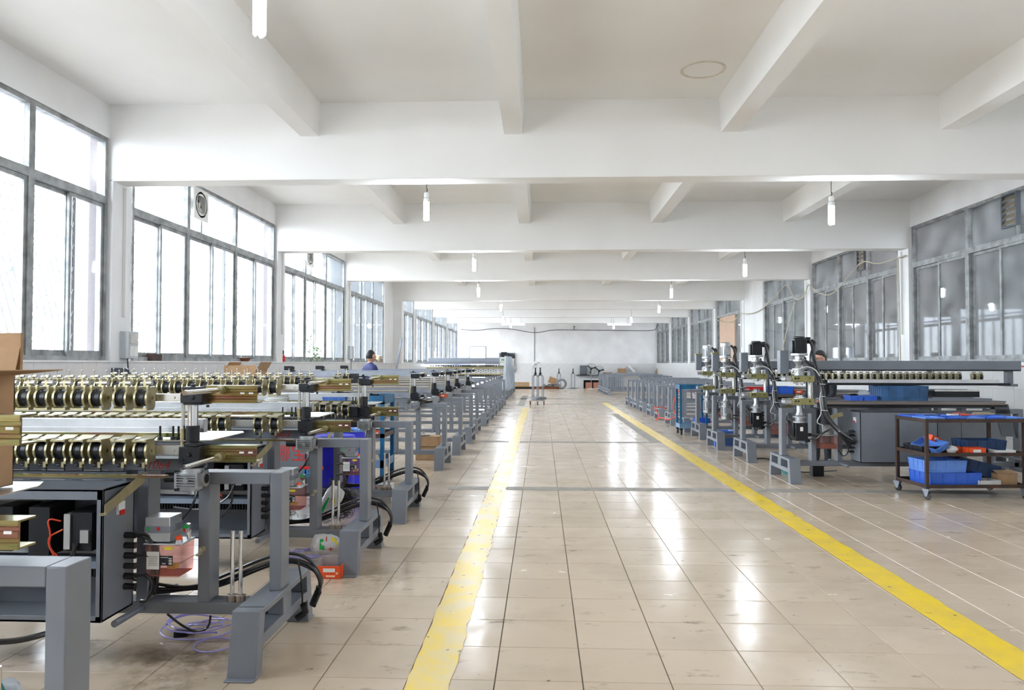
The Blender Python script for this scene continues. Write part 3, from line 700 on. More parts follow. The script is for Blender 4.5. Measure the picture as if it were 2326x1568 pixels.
def rods(r, fx, us):
    for u in us:
        part('steel_rod', 'srod', lambda: MB().cyl((0, 0, .25), (0, 0, .585), .0105, seg=12), CHROME, r, loc=(fx*u, .035, 0))
        part('rod_collar', 'srodc', lambda: MB().lathe([(.027, .23), (.027, .26), (.02, .262)], seg=14), mat('tempered_steel', (.33, .28, .24), .35, .9), r, loc=(fx*u, .035, 0))

def roller_machine(loc, lab, number=None, closed=False, rows=True, upper=None, lower=None, tall=False):
    fx = -1
    r = empty('roller_machine', loc, 0, lab, 'machine')
    frame(r, fx); column(r, fx); cabinet(r, fx, closed); rods(r, fx, (.265, .222))
    pump(r, fx)
    part('rear_apron', 'apron', lambda: MB().box(.78, LU-.5, -.05, -.0, .857, .895), DGREY, r, fx=fx)
    if rows:
        up = [.65, .755]+[.875+.0925*k for k in range(23)]
        row(r, fx, [u for u in (upper or up) if u < LU], -.12, 1.274, True, tall)
        row(r, fx, [u for u in (lower or up) if u < LU], -.12, 1.012, False)
        for z0, z1, k in ((1.256, 1.292, 'u'), (.988, 1.036, 'l')):
            part('roller_beam', 'rbeam'+k, lambda: MB().box(.47, LU, -.085, -.045, z0, z1).cyl((.52, -.0855, (z0+z1)/2), (.52, -.089, (z0+z1)/2), .006), STEEL, r, bevel=.002, fx=fx)
        part('top_rail', 'arail', lambda: MB().box(.43, LU, .05, .095, 1.088, 1.157).box(.43, LU, .044, .05, 1.108, 1.113).box(.43, LU, .044, .05, 1.145, 1.157), ALU, r, fx=fx)
        part('gold_strip', 'gstrip', lambda: MB().box(.5, LU, .035, .05, 1.064, 1.086), GOLD, r, fx=fx)
        part('table_sheet', 'tsheet', lambda: MB().prism([(.36, .40), (.36, .0), (.40, -.03), (.58, -.06), (LU, -.06), (LU, .48), (.40, .48)], 'z', 1.052, 1.057), STEEL, r, fx=fx)
        for k in range(4): part('set_bolt', 'sbolt', lambda: MB().cyl((0, 0, 1.057), (0, 0, 1.125), .0055, seg=8).cyl((0, 0, 1.057), (0, 0, 1.07), .013, seg=6), BLACK, r, loc=(fx*(.51+k*.028+(.04 if k == 3 else 0)), .0, 0))
        part('gold_rod', 'gldrod', lambda: MB().box(.45, LU, -.30, -.275, .905, .918).cyl((.45, -.27, .912), (LU, -.27, .912), .007, seg=8), GOLD, r, fx=fx)
        part('strap', 'strap', lambda: MB().add([(.70, -.02, .84), (.70, -.02, .895), (.70, -.36, .79), (.70, -.36, .742), (.705, -.02, .84), (.705, -.02, .895), (.705, -.36, .79), (.705, -.36, .742)],
             [(0, 1, 2, 3), (7, 6, 5, 4), (0, 4, 5, 1), (1, 5, 6, 2), (2, 6, 7, 3), (3, 7, 4, 0)]).box(.69, .72, -.375, -.36, .742, .752), BRASS, r, fx=fx)
    part('spindle_motor', 'spm', lambda: MB().cyl((.49, .0, .862), (.60, .0, .862), .026, seg=14).cyl((.485, .0, .862), (.49, .0, .862), .02, seg=14), PLASTB, r, fx=fx)
    part('junction_plate', 'jplate', lambda: MB().box(.345, .36, -.14, -.1, .52, .54).box(.36, .375, -.14, -.1, .50, .51), BRASS, r, fx=fx)
    far_plate(r, fx)
    if number:
        text('painted_number', number, .062, mat('red_paint_pen', (.45, .03, .02), .6), r, (-.708, -.0008, .905), (R(90), 0, 0), shear=.35)
    return r
def hose(r, pts, rad, m=RUBBER, name='hose', sm=3, seg=8):
    o = Vector(r.location) if r else Vector((0, 0, 0))
    return obj(name, MB().tube([Vector(p)-o for p in pts], rad, seg, smooth=sm).mesh(name, m), r)
def pedge(r, lst, rad, m=RUBBER, name='hose', sm=3):
    return hose(r, [P(a, b, y) for a, b, y in lst], rad, m, name, sm)

XA = {0: (-1.348, 2.07), 1: (-1.32, 3.74), 2: (-1.27, 5.40), 3: (-1.245, 7.07)}
M0 = roller_machine((*XA[0], 0), 'grey roller machine cut off by the lower left corner, nearest the camera', rows=False)
M0.scale.z = .975
part('table_sheet', 'tsheet0', lambda: MB().prism([(.36, .40), (.36, .0), (.40, -.03), (.58, -.06), (LU, -.06), (LU, .48), (.40, .48)], 'z', 1.052, 1.057), STEEL, M0, fx=-1)
M1 = roller_machine((*XA[1], 0), 'grey machine with two rows of brass roller brackets, marked 1064 in red', '1064')
lo2 = [.64, .755]+[1.02+.105*k for k in range(19)]
M2 = roller_machine((*XA[2], 0), 'grey roller machine marked 1063, second behind the foreground frame', '1063', lower=lo2, tall=True)
lo3 = [.40+.20, .70]+[.81+.10*k for k in range(22)]
M3 = roller_machine((*XA[3], 0), 'third grey roller machine, its cabinet door lettered in red and blue', None, closed=True, upper=[.60, .68]+[.95+.10*k for k in range(20)], lower=lo3, tall=True)
# lettering on the closed cabinet door of the third machine
RT = mat('red_letter_paint', (.62, .03, .02), .5); BT = mat('blue_letter_paint', (.03, .25, .62), .5)
yd = -.3315
q = P(697, 1012, XA[3][1]+yd)
def sign(s, px, py, h, m, sx=1):
    p = P(px, py, XA[3][1]+yd); return text('sign_lettering', s, h, m, M3, (p.x-M3.location.x, yd, p.z), (R(90), 0, 0), sx=sx)
[c for c in M3.children if c.name.startswith('control_cabinet')][0].location.x = -.18
sign('挪宝', 622, 1044, .165, RT, .95); sign('话:', 566, 1083, .10, RT); sign('0', 590, 1083, .10, BT); sign('86911386', 626, 1083, .10, BT, .93)
obj('sign_bar', MB().box(-.97, -.75, yd, yd+.003, .475, .505).mesh('sign_bar', RT), M3)
part('junction_box', 'jb3', lambda: MB().box(.50, .62, -.13, -.03, 1.26, 1.35), BLACK, M3, fx=-1)
part('junction_box', 'jb4', lambda: MB().box(.49, .63, -.13, -.03, .955, 1.035), BLACK, M3, fx=-1)

# hoses of the first three machines
def foot_hoses(r, k):
    X, Y = r.location.x, r.location.y
    L = lambda u, y, z: (X-u, Y+y, z)
    for q, (dz, dd) in enumerate(((0, 0), (.03, .02), (-.02, .04))):
        hose(r, [L(.80, .05, .30+dz), L(.70, .10, .26+dz), L(.55, .16, .25), L(.40, .18, .27+dz), L(.2, .2+dd, .36+dz), L(.05, .22+dd, .40+dz), L(-.07, .24, .37+dz), L(-.13, .26+dd, .28), L(-.11, .28, .20), L(-.08, .30, .14+dz)], .009+.002*(q == 0), RUBBER, 'hose', 3, )
    hose(r, [L(-.02, .2, .40), L(-.04, .2, .30), L(-.04, .22, .2), L(-.03, .25, .12)], .005)
    obj('cable_plug', MB().cyl((.11, .27, .21), (.07, .31, .13), .020, seg=12).cyl((.115, .265, .24), (.11, .27, .21), .016, seg=12).mesh('cable_plug', PLASTB), r)
    obj('cable_plug', MB().cyl((.04, .24, .15), (.045, .26, .10), .018, seg=12).cyl((.045, .26, .10), (.0, .25, .07), .019, seg=12).mesh('cable_plug', PLASTB), r)
    for q, z in enumerate((.60, .50, .40)):
        hose(r, [L(.68, -.14, z), L(.61, -.14, z+.01), L(.585, -.13, z-.06), L(.62, -.10, .30), L(.66, -.06, .25), L(.70, -.04, .245)], .010)
    hose(r, [L(.68, -.14, .60), L(.6, -.15, .59), L(.56, -.12, .5), L(.6, -.1, .30)], .009)
    hose(r, [L(.42, -.03, .80), L(.44, -.05, .72), L(.50, .0, .66), L(.58, .05, .60)], .006)
for k, r in enumerate((M1, M2, M3)): foot_hoses(r, k)
M0h = hose(M0, [P(-20, 1455, 2.9), P(40, 1452, 2.95), P(90, 1440, 3.0), P(140, 1425, 3.1)], .013)

# bare frames down the left row
LR = [(-1.336, 10.37, 1), (-1.296, 12.07, 1), (-1.276, 13.70, 1), (-1.33, 15.6, 1), (-1.29, 17.5, 1), (-1.28, 19.15, 0), (-1.28, 20.8, 0), (-1.28, 22.4, 0), (-1.28, 23.9, 0), (-1.28, 25.8, 0)]
labs = ['first bare grey frame beyond the blue cart, rag on its bar', 'second bare frame beyond the blue cart, orange box standing on its bar', 'third bare frame beyond the blue cart, with clamp column',
        'fourth bare frame beyond the blue cart, with clamp column', 'fifth bare frame beyond the blue cart, last one with a clamp column', 'first left-row bare frame without a clamp column', 'second left-row bare frame without a clamp column',
        'third left-row bare frame without a clamp column', 'fourth left-row bare frame without a clamp column', 'fifth left-row bare frame without a column, before the wrapped machines']
LF = []
for (x, y, c), lab in zip(LR, labs):
    r = empty('machine_frame', (x, y, 0), 0, lab, 'machine frame', 'bare machine frames of the left row'); LF.append(r)
    frame(r, -1, rail=(c == 1), stub=not c)
    if c:
        column(r, -1, gold=False)
        for z, k in ((1.262, 'u'), (.975, 'l')):
            part('long_tube', 'ltb'+k, lambda: MB().box(.335, LU, -.03, .03, z, z+.055).cyl((.40, .12, z+.03), (LU, .12, z+.03), .022, seg=8).cyl((.5, .24, z+.01), (LU, .24, z+.01), .018, seg=8), TUBE, r, fx=-1)
        part('pale_rod', 'prd', lambda: MB().cyl((.5, .3, 1.13), (LU, .3, 1.13), .014, seg=8).cyl((.5, -.2, 1.07), (LU, -.2, 1.07), .012, seg=8), STEEL, r, fx=-1)
        far_plate(r, -1)

# finished wrapped machines
def finished(x, y, lab, wrap):
    r = empty('finished_machine', (x, y, 0), 0, lab, 'machine', 'finished machines at the far end of the left row'); fx = -1
    frame(r, fx)
    part('hood', 'hood', lambda: MB().prism([(-.05, 1.46), (.18, 1.46), (.18, 1.60), (.08, 1.67), (-.05, 1.67)], 'x', .2, 3.15), GREYL, r, bevel=.01, fx=fx)
    part('hood_beam', 'hoodb', lambda: MB().box(.15, 3.3, -.1, -.04, 1.42, 1.52), GREY, r, bevel=.005, fx=fx)
    part('front_rail', 'frail', lambda: MB().cyl((.05, -.12, 1.27), (3.2, -.12, 1.27), .028, seg=8).cyl((.05, -.12, 1.02), (3.2, -.12, 1.02), .028, seg=8), BRASS, r, fx=fx)
    def knobs(z):
        mb = MB()
        for k in range(26): mb.box(.5+k*.1, .54+k*.1, -.14, -.08, z, z+.05)
        return mb
    part('roller_strip', 'rst1', lambda: knobs(1.32), BLACK, r, fx=fx)['kind'] = 'stuff'
    part('roller_strip', 'rst2', lambda: knobs(.94), BLACK, r, fx=fx)['kind'] = 'stuff'
    def lat():
        mb = MB()
        for k in range(27):
            for s in (0, 1): mb.box(.4+k*.1, .46+k*.1, .05, .06, 1.07+s*.08+(.04 if k % 2 else 0)*.8, 1.10+s*.08+(.04 if k % 2 else 0)*.8)
        return mb
    part('diamond_table', 'dtab', lat, GREYL, r, fx=fx)['kind'] = 'stuff'
    part('table', 'ftab', lambda: MB().box(.3, 3.1, .06, .5, 1.05, 1.25), WHITE, r, fx=fx)
    c = part('control_box', 'cbox', lambda: MB().box(.02, .26, -.22, -.02, 1.36, 1.70), WHITED, r, bevel=.006, fx=fx)
    part('display', 'cdis', lambda: MB().box(.08, .20, -.224, -.22, 1.56, 1.63), mat('green_display', (.12, .30, .20), .3), c, fx=fx)
    for k in range(4): part('button', 'cbt%d' % (k % 2), lambda: MB().cyl((0, -.22, 1.5), (0, -.232, 1.5), .014, seg=8), REDP if k % 2 == 0 else GREENP, c, loc=(fx*(.06+k*.05), 0, 0))
    part('motor', 'fmot', lambda: MB().box(-.02, .22, -.12, .10, 1.72, 1.90).cyl((.1, 0, 1.7), (.1, 0, 1.72), .1), BLACK, r, bevel=.01, fx=fx)
    part('spindle_head', 'fsp', lambda: MB().cyl((.02, -.1, .92), (.02, -.1, 1.36), .07).cyl((.02, -.1, 1.05), (.02, -.1, 1.12), .11).cyl((.02, -.1, 1.2), (.02, -.1, 1.26), .12), CAST, r, fx=fx)
    if wrap:
        mb = MB(); n = 14; vs = []
        for k in range(9):
            z = 1.75-k*.17; s = .10+.02*k
            for i in range(n):
                t = 2*math.pi*i/n; rr = s*(1+rnd.uniform(-.18, .18)); vs.append((.0+rr*math.cos(t)*.8, -.12+rr*math.sin(t), z))
        mb.add(vs, [(k*n+i, k*n+(i+1) % n, (k+1)*n+(i+1) % n, (k+1)*n+i) for k in range(8) for i in range(n)])
        obj('plastic_wrap', mb.mesh('plastic_wrap', PLEN), r)
    return r
FL = ['foremost of the six finished machines, front one with long grey hood', 'second finished machine, right behind the front hooded one', 'third finished machine with control box at far left', 'fourth finished machine in the far left group', 'fifth finished machine in the far left group', 'rearmost finished machine, closest to the back wall']
for k in range(6): finished(-1.40+.0*k, 29.6+1.75*k, FL[k], k in (0, 1, 2))

# ------------------------------------------------------------------ right row
def servo(up, silver):
    """motor + gear stack, local centre at 0; up: True above, False hanging"""
    mb = MB()
    return mb
def head_machine(loc, lab, silver, first=False):
    fx = 1; r = empty('head_machine', loc, 0, lab, 'machine', 'machines with motor heads in the right row')
    frame(r, fx)
    U, Yc = .19, -.10
    def gear_up():
        return MB().lathe([(.06, 1.305), (.06, 1.37), (.085, 1.375), (.085, 1.392), (.05, 1.40), (.036, 1.43), (.06, 1.475), (.075, 1.48), (.075, 1.50), (.05, 1.505), (.05, 1.545), (.10, 1.552), (.10, 1.578)], (U, Yc, 0), 20)
    part('gear_head', 'ghu', gear_up, CAST, r, fx=fx)
    def gear_dn():
        return MB().lathe([(.08, .72), (.08, .74), (.055, .745), (.055, .78), (.085, .785), (.085, .80), (.055, .81), (.035, .86), (.035, .945)], (U, Yc, 0), 20)
    part('gear_head', 'ghd', gear_dn, CAST, r, fx=fx)
    if silver:
        def mot(z, s):
            mb = MB().lathe([(.078, z), (.078, z+s*.16), (.085, z+s*.165), (.085, z+s*.22), (.07, z+s*.235)], (U, Yc, 0), 18)
            for k in range(12):
                t = k*math.pi/6; mb.cbox((U+.083*math.cos(t), Yc+.083*math.sin(t), z+s*.08), (.016, .006, .15), rot=Matrix.Rotation(t, 3, 'Z'))
            return mb.box(U-.03, U+.06, Yc-.13, Yc-.07, *sorted((z+s*.02, z+s*.12)))
        part('motor', 'smu', lambda: mot(1.58, 1), CAST, r, fx=fx); part('motor', 'smd', lambda: mot(.72, -1), CAST, r, fx=fx)
    else:
        part('motor', 'bmu', lambda: MB().box(U-.075, U+.075, Yc-.075, Yc+.075, 1.58, 1.76).box(U-.10, U-.075, Yc-.05, Yc+.05, 1.58, 1.74).cyl((U, Yc, 1.76), (U, Yc, 1.79), .07).box(U+.075, U+.13, Yc-.04, Yc+.03, 1.75, 1.78).box(U+.075, U+.15, Yc-.03, Yc+.03, 1.70, 1.73), BLACK, r, bevel=.008, fx=fx)
        part('motor', 'bmd', lambda: MB().box(U-.075, U+.075, Yc-.075, Yc+.075, .50, .72).box(U-.10, U-.075, Yc-.05, Yc+.05, .55, .72).box(U+.075, U+.14, Yc-.03, Yc+.03, .55, .59).box(U+.06, U+.12, Yc-.03, Yc+.03, .48, .52), BLACK, r, bevel=.008, fx=fx)
        part('motor_label', 'mlb', lambda: MB().box(U-.02, U+.015, Yc-.0765, Yc-.075, .62, .67), WHITE, r, fx=fx)
    for z0, z1, k in ((1.225, 1.302, 'a'), (.945, 1.022, 'b')):
        b = part('spindle_block', 'spb'+k, lambda: MB().box(.07, .33, Yc-.13, Yc+.08, z0, z1), OLIVE, r, bevel=.004, fx=fx)
        part('block_bolt', 'sbb'+k, lambda: MB().cyl((.10, Yc-.131, z0+.045), (.10, Yc-.136, z0+.045), .011, seg=8).cyl((.135, Yc-.131, z0+.045), (.135, Yc-.136, z0+.045), .011, seg=8).cyl((.27, Yc-.131, z0+.045), (.27, Yc-.136, z0+.045), .009, seg=8), BLACK, b, fx=fx)
        part('end_clamp', 'ecl'+k, lambda: MB().box(-.02, .07, Yc-.1, Yc+.04, z0+.015, z1-.02).box(-.03, .06, Yc-.08, Yc+.0, z1-.012, z1-.002), CAST, r, bevel=.003, fx=fx)
    part('spindle', 'spn', lambda: MB().lathe([(.07, 1.225), (.07, 1.205), (.04, 1.20), (.04, 1.185)], (U, Yc, 0), 16).lathe([(.03, 1.075), (.045, 1.06), (.045, 1.045), (.07, 1.04), (.07, 1.022)], (U, Yc, 0), 16), CHROME, r, fx=fx)
    part('riser_plate', 'rspl', lambda: MB().box(.02, .13, .10, .22, 1.32, 1.62), GREY, r, bevel=.004, fx=fx)
    if silver: part('riser_cap', 'rcap', lambda: MB().box(.01, .14, .09, .23, 1.62, 1.645), OLIVE, r, fx=fx)
    part('bridge_beam', 'bbm', lambda: MB().box(.13, 3.02, .12, .24, 1.375, 1.49), GREY, r, bevel=.004, fx=fx)
    part('bridge_underside', 'blip', lambda: MB().box(.3, 3.0, .10, .24, 1.36, 1.375), BLACK, r, fx=fx)  # black strip standing in for the beam's darker underside
    part('bridge_post', 'bpo', lambda: MB().box(2.86, 2.93, .14, .22, 1.19, 1.375).box(2.80, 2.93, .05, .24, 1.17, 1.20), GREY, r, fx=fx)
    part('support_post', 'spo', lambda: MB().box(.36, .42, .0, .10, .957, 1.375), GREY, r, bevel=.003, fx=fx)
    part('upper_rail', 'upr', lambda: MB().box(.55, 2.6, -.12, -.06, 1.215, 1.255).box(.55, 2.6, -.126, -.12, 1.225, 1.235), ALU, r, fx=fx)
    part('upper_rail_backing', 'uprb', lambda: MB().box(.45, 2.75, -.10, .06, 1.185, 1.213), BLACK, r, fx=fx)
    if first:
        us = [.50+.080*k for k in range(22)]+[2.36, 2.44]
        row(r, fx, us, -.0, 1.292, True, False, .72)
    else:
        row(r, fx, [.47+.08*k for k in range(8)], -.0, 1.292, True, False, .72)
    part('machine_table', 'mtb', lambda: MB().box(.48, 2.62, -.22, .40, .985, 1.0), mat('worn_table_top', (.16, .15, .15), .3, .4, var=.2), r, fx=fx)
    part('table_edge_rail', 'ter', lambda: MB().box(.48, 2.6, -.235, -.20, .955, .983).box(.5, 2.6, -.24, -.235, .968, .972), mat('bronze_anodised_rail', (.24, .20, .18), .35, .7), r, fx=fx)
    def studs():
        mb = MB()
        for k in range(24): mb.box(.62+k*.083, .632+k*.083, -.23, -.21, .944, .955)
        return mb
    part('under_rail', 'undr', lambda: MB().box(.46, 2.65, -.19, -.05, .925, .953), BLACK, r, fx=fx)
    part('side_screen', 'sscr', lambda: MB().box(.86, 2.75, .01, .03, .30, .87), GREY, r, fx=fx)
    part('guide_post', 'gpo', lambda: MB().cyl((.47, -.1, 1.0), (.47, -.1, 1.2), .014, seg=10).cyl((.34, -.06, 1.0), (.34, -.06, 1.225), .03, seg=12), STEEL, r, fx=fx)
    part('knee_lever', 'klv', lambda: MB().cbox((.62, -.1, .80), (.20, .012, .05), rot=Matrix.Rotation(R(-18), 3, 'Y')), BRASS, r, fx=fx)
    c = cabinet(r, fx, True); c.location = (.10, .0, .02)
    a = part('oil_pump', 'opr', lambda: MB().box(.46, .60, -.12, .0, .62, .69).box(.42, .65, -.14, .02, .56, .572).box(.47, .60, -.1, 0, .572, .62), ALU, r, bevel=.003, fx=fx)
    part('tank', 'optk', lambda: MB().prism([(.435, .40), (.625, .40), (.645, .56), (.425, .56)], 'y', -.13, .01), PINKT, a, fx=fx)
    part('oil', 'opol', lambda: MB().box(.44, .63, -.125, .005, .402, .46), OIL, a, fx=fx)
    part('end_support', 'esup', lambda: MB().prism([(2.6, .95), (2.78, .95), (2.86, .55), (2.70, .55)], 'y', .0, .1).box(2.35, 2.8, .05, .1, .9, .95), DGREY, r, fx=fx)
    # cable trunk from the top motor down to the cabinet
    X, Y = r.location.x, r.location.y; L = lambda u, y, z: (X+u, Y+y, z)
    hose(r, [L(.34, -.1, 1.74), L(.38, -.14, 1.70), L(.30, -.16, 1.52), L(.36, -.18, 1.38), L(.42, -.2, 1.2), L(.42, -.22, 1.0), L(.43, -.24, .85), L(.52, -.26, .70), L(.66, -.27, .58), L(.80, -.27, .50)], .022)
    hose(r, [L(.28, -.12, 1.76), L(.33, -.16, 1.7), L(.35, -.17, 1.5), L(.40, -.2, 1.3), L(.45, -.22, 1.05), L(.455, -.23, .88), L(.55, -.25, .7), L(.7, -.27, .57)], .020)
    hose(r, [L(.24, -.17, 1.52), L(.22, -.2, 1.5), L(.30, -.2, 1.42), L(.38, -.2, 1.36)], .016)
    hose(r, [L(.08, -.2, 1.32), L(.14, -.24, 1.39), L(.24, -.26, 1.42), L(.34, -.24, 1.38), L(.39, -.24, 1.3)], .007, WHITED)
    hose(r, [L(.40, -.24, 1.1), L(.38, -.25, 1.0), L(.41, -.25, .85), L(.33, -.25, .73), L(.43, -.22, .70)], .006, WHITED)
    for q, z in enumerate((.60, .55, .50, .45, .40)):
        hose(r, [L(.60, -.27, .64-.01*q), L(.70, -.27, .60-.03*q), L(.80, -.2, z+.02), L(.86, -.14, z+.02)], .011)
    hose(r, [L(.66, -.26, .55), L(.74, -.25, .40), L(.68, -.2, .30), L(.62, -.2, .40)], .008)
    hose(r, [L(.31, -.12, .57), L(.38, -.16, .56), L(.46, -.2, .62), L(.52, -.24, .66)], .009)
    hose(r, [L(.31, -.12, .52), L(.37, -.14, .51), L(.42, -.18, .58), L(.50, -.22, .64)], .009)
    for q, (u, z) in enumerate(((.425, 1.33), (.43, 1.2), (.43, 1.05), (.44, .88), (.60, .63), (.72, .55))):
        part('cable_tie', 'ctie', lambda: MB().lathe([(.034, -.003), (.036, 0), (.034, .003)], seg=12), WHITE, r, loc=(u, -.215-(.04 if z < 1 else 0), z), rot=(0, R(30 if z < .7 else 5), 0))
    return r
HR = [(3.01, 9.47), (3.03, 11.40), (2.96, 12.97), (3.02, 14.65)]
HL = ['nearest right-row machine, long grey bridge beam and black motor head', 'second right-row machine with a black motor head', 'third right-row machine, first with a silver motor head', 'fourth right-row machine, farther one with a silver motor head']
H = [head_machine((x, y, 0), lab, k > 1, k == 0) for k, ((x, y), lab) in enumerate(zip(HR, HL))]
ord_ = ['first', 'second', 'third', 'fourth', 'fifth', 'sixth', 'seventh', 'eighth']
for k, y in enumerate((16.2, 17.85, 19.55, 21.05, 22.65, 24.1, 25.05, 26.35)):
    lab = '%s bare grey frame beyond the silver motor heads in the right row' % ord_[k] if k != 1 else 'second bare frame beyond the silver motor heads, red air hose draped on it'
    r = empty('machine_frame', (3.02, y, 0), 0, lab, 'machine frame', 'bare machine frames of the right row'); frame(r, 1, rail=(k % 2 == 0), stub=True, color=GREYL)
for k, y in enumerate((34.2, 35.2, 36.2, 37.2, 38.2, 39.2)):
    r = empty('machine_frame', (3.0, y, 0), 0, '%s bare frame of the tight group near the back wall' % ord_[k], 'machine frame', 'bare frames grouped near the back wall'); frame(r, 1, rail=True, color=GREYL)
#PART4
# ================================================================== THINGS AROUND
def crate_mb(w, d, h, t=.006, ribs=4, flare=.008):
    """open plastic crate, footprint w x d at the rim, origin bottom centre"""
    mb = MB(); a, b = w/2, d/2; a0, b0 = a-flare, b-flare
    def ring(x, y, z): return [(-x, -y, z), (x, -y, z), (x, y, z), (-x, y, z)]
    o = ring(a0, b0, 0)+ring(a, b, h)+ring(a-t, b-t, h)+ring(a0-t, b0-t, t)
    mb.add(o, [(3, 2, 1, 0)]+[(i, (i+1) % 4, 4+(i+1) % 4, 4+i) for i in range(4)]+[(4+i, 4+(i+1) % 4, 8+(i+1) % 4, 8+i) for i in range(4)]+[(8+i, 8+(i+1) % 4, 12+(i+1) % 4, 12+i) for i in range(4)]+[(12, 13, 14, 15)])
    e = .006
    for z in (h-.012,) + ((h*.22,) if h > .1 else ()):
        f = flare*(1-z/h); x, y = a-f+e, b-f+e
        for (x0, x1, y0, y1) in ((-x, x, -y, -y+e+.002), (-x, x, y-e-.002, y), (-x, -x+e+.002, -y, y), (x-e-.002, x, -y, y)): mb.box(x0, x1, y0, y1, z, z+(.012 if z > h*.5 else .004))
    for k in range(ribs+1):
        q = -1+2*k/ribs
        for s in (1, -1):
            mb.add([(q*a0-.004, s*(b0+.001), .0), (q*a0+.004, s*(b0+.001), 0), (q*a+.004, s*(b+e), h), (q*a-.004, s*(b+e), h), (q*a0-.004, s*(b0-.002), 0), (q*a0+.004, s*(b0-.002), 0), (q*a+.004, s*(b-.002), h), (q*a-.004, s*(b-.002), h)], [(0, 1, 2, 3), (7, 6, 5, 4), (0, 4, 5, 1), (1, 5, 6, 2), (2, 6, 7, 3), (3, 7, 4, 0)])
            mb.add([(s*(a0+.001), q*b0-.004, 0), (s*(a0+.001), q*b0+.004, 0), (s*(a+e), q*b+.004, h), (s*(a+e), q*b-.004, h), (s*(a0-.002), q*b0-.004, 0), (s*(a0-.002), q*b0+.004, 0), (s*(a-.002), q*b+.004, h), (s*(a-.002), q*b-.004, h)], [(0, 1, 2, 3), (7, 6, 5, 4), (0, 4, 5, 1), (1, 5, 6, 2), (2, 6, 7, 3), (3, 7, 4, 0)])
    return mb
def crate(name, w, d, h, m, loc, rot, lab, cat='crate', group=None, flare=.008, ribs=4):
    o = obj(name, crate_mb(w, d, h, ribs=ribs, flare=flare).mesh(name, m), None, loc, rot); return tag(o, lab, cat, group)
def carton(name, w, d, h, m, loc, rz, lab, flaps=(), rot=None, open_=True, group=None, cat='box'):
    r = empty(name, loc, rz, lab, cat, group)
    if rot: r.rotation_euler = rot
    t = .004; mb = MB().box(-w/2, w/2, -d/2, -d/2+t, 0, h).box(-w/2, w/2, d/2-t, d/2, 0, h).box(-w/2, -w/2+t, -d/2, d/2, 0, h).box(w/2-t, w/2, -d/2, d/2, 0, h).box(-w/2, w/2, -d/2, d/2, 0, t)
    if not open_: mb.box(-w/2, w/2, -d/2, d/2, h-t, h)
    obj('box_body', mb.mesh('box_body', m), r)
    for s, ang, L in flaps:
        f = MB().box(0, L, -.5, .5, -t/2, t/2)
        if s in ('l', 'r'):
            f.v = [(x, y*d, z) for x, y, z in f.v]; a = R(ang)
            obj('flap', f.mesh('flap', m), r, ((w/2-t/2) if s == 'r' else -(w/2-t/2), 0, h), (0, -a if s == 'r' else -(math.pi-a), 0))
        else:
            f.v = [(y*w, x if s == 'b' else -x, z) for x, y, z in f.v]; a = R(ang)
            obj('flap', f.mesh('flap', m), r, (0, (d/2-t/2) if s == 'b' else -(d/2-t/2), h), (a if s == 'b' else -a, 0, 0))
    return r
def print_on(r, mb, m, name='print'): return obj(name, mb.mesh(name, m), r)

# ---- tool trolley at the right
TX, TY, TR = 4.10, 8.12, R(4)
tr = empty('tool_trolley', (TX, TY, 0), TR, 'black angle-iron trolley on castors carrying blue crates, right foreground', 'trolley')
TW, TD = 1.10, .60; t = .032
for x in (0, TW-t):
    for y in (0, TD-t):
        part('leg', 'tleg', lambda: MB().box(0, t, 0, t, .115, .86), IRON, tr, (x, y, 0))
        c = part('castor', 'tcas', lambda: MB().box(-.025, .025, -.03, .04, .095, .115).prism([(-.03, .095), (.035, .095), (.012, .035), (-.012, .035)], 'x', -.022, -.018).prism([(-.03, .095), (.035, .095), (.012, .035), (-.012, .035)], 'x', .018, .022), TUBE, tr, (x+t/2, y+t/2, 0), (0, 0, rnd.uniform(-.6, .6)))
        part('wheel', 'twh', lambda: MB().lathe([(.012, -.016), (.036, -.014), (.04, 0), (.036, .014), (.012, .016)], (0, -.005, .04), 16, ax='x'), RUBBER, c)
for z, k in ((.83, 'a'), (.47, 'b'), (.13, 'c')):
    part('shelf', 'tsh'+k, lambda: MB().box(t, TW-t, 0, .004, z-.008, z+.03).box(t, TW-t, TD-.004, TD, z-.008, z+.03).box(0, .004, t, TD-t, z-.008, z+.03).box(TW-.004, TW, t, TD-t, z-.008, z+.03).box(.004, TW-.004, .004, TD-.004, z-.006, z), IRON, tr)
def on_tr(x, y, z): 
    v = Matrix.Rotation(TR, 3, 'Z') @ Vector((x, y, 0)); return (TX+v.x, TY+v.y, z)
kk = 0
names = ['front left', 'front second', 'front middle', 'front fourth', 'front right', 'rear left', 'rear second', 'rear third', 'rear fourth', 'rear right']
for row_, y in enumerate((.15, .43)):
    for k in range(5):
        m = BLUE if (k+row_) % 2 else BLUEL
        crate('parts_tray', .205, .27, .045, m, on_tr(.115+k*.218, y, .8305), (0, 0, TR+rnd.uniform(-.03, .03)), 'shallow blue parts tray on the trolley top, %s of ten' % names[row_*5+k], 'tray', 'blue parts trays on the trolley top', ribs=3, flare=.012)
def coil(name, c, r, rad, m, lab, n=3, cat='cable', jit=.01, sq=1, group=None):
    pts = []
    for k in range(n*14):
        a = 2*math.pi*k/14; rr = r*(1+rnd.uniform(-jit, jit)*6); pts.append((c[0]+rr*math.cos(a), c[1]+rr*math.sin(a)*sq, c[2]+rad*.9*(k/14)+rnd.uniform(0, rad)))
    return tag(obj(name, MB().tube(pts, rad, 6, smooth=1).mesh(name, m)), lab, cat, group)
coil('cable_coil', on_tr(.42, .20, .885), .055, .006, WHITED, 'small coil of off-white cable lying on the trolley trays', 2)
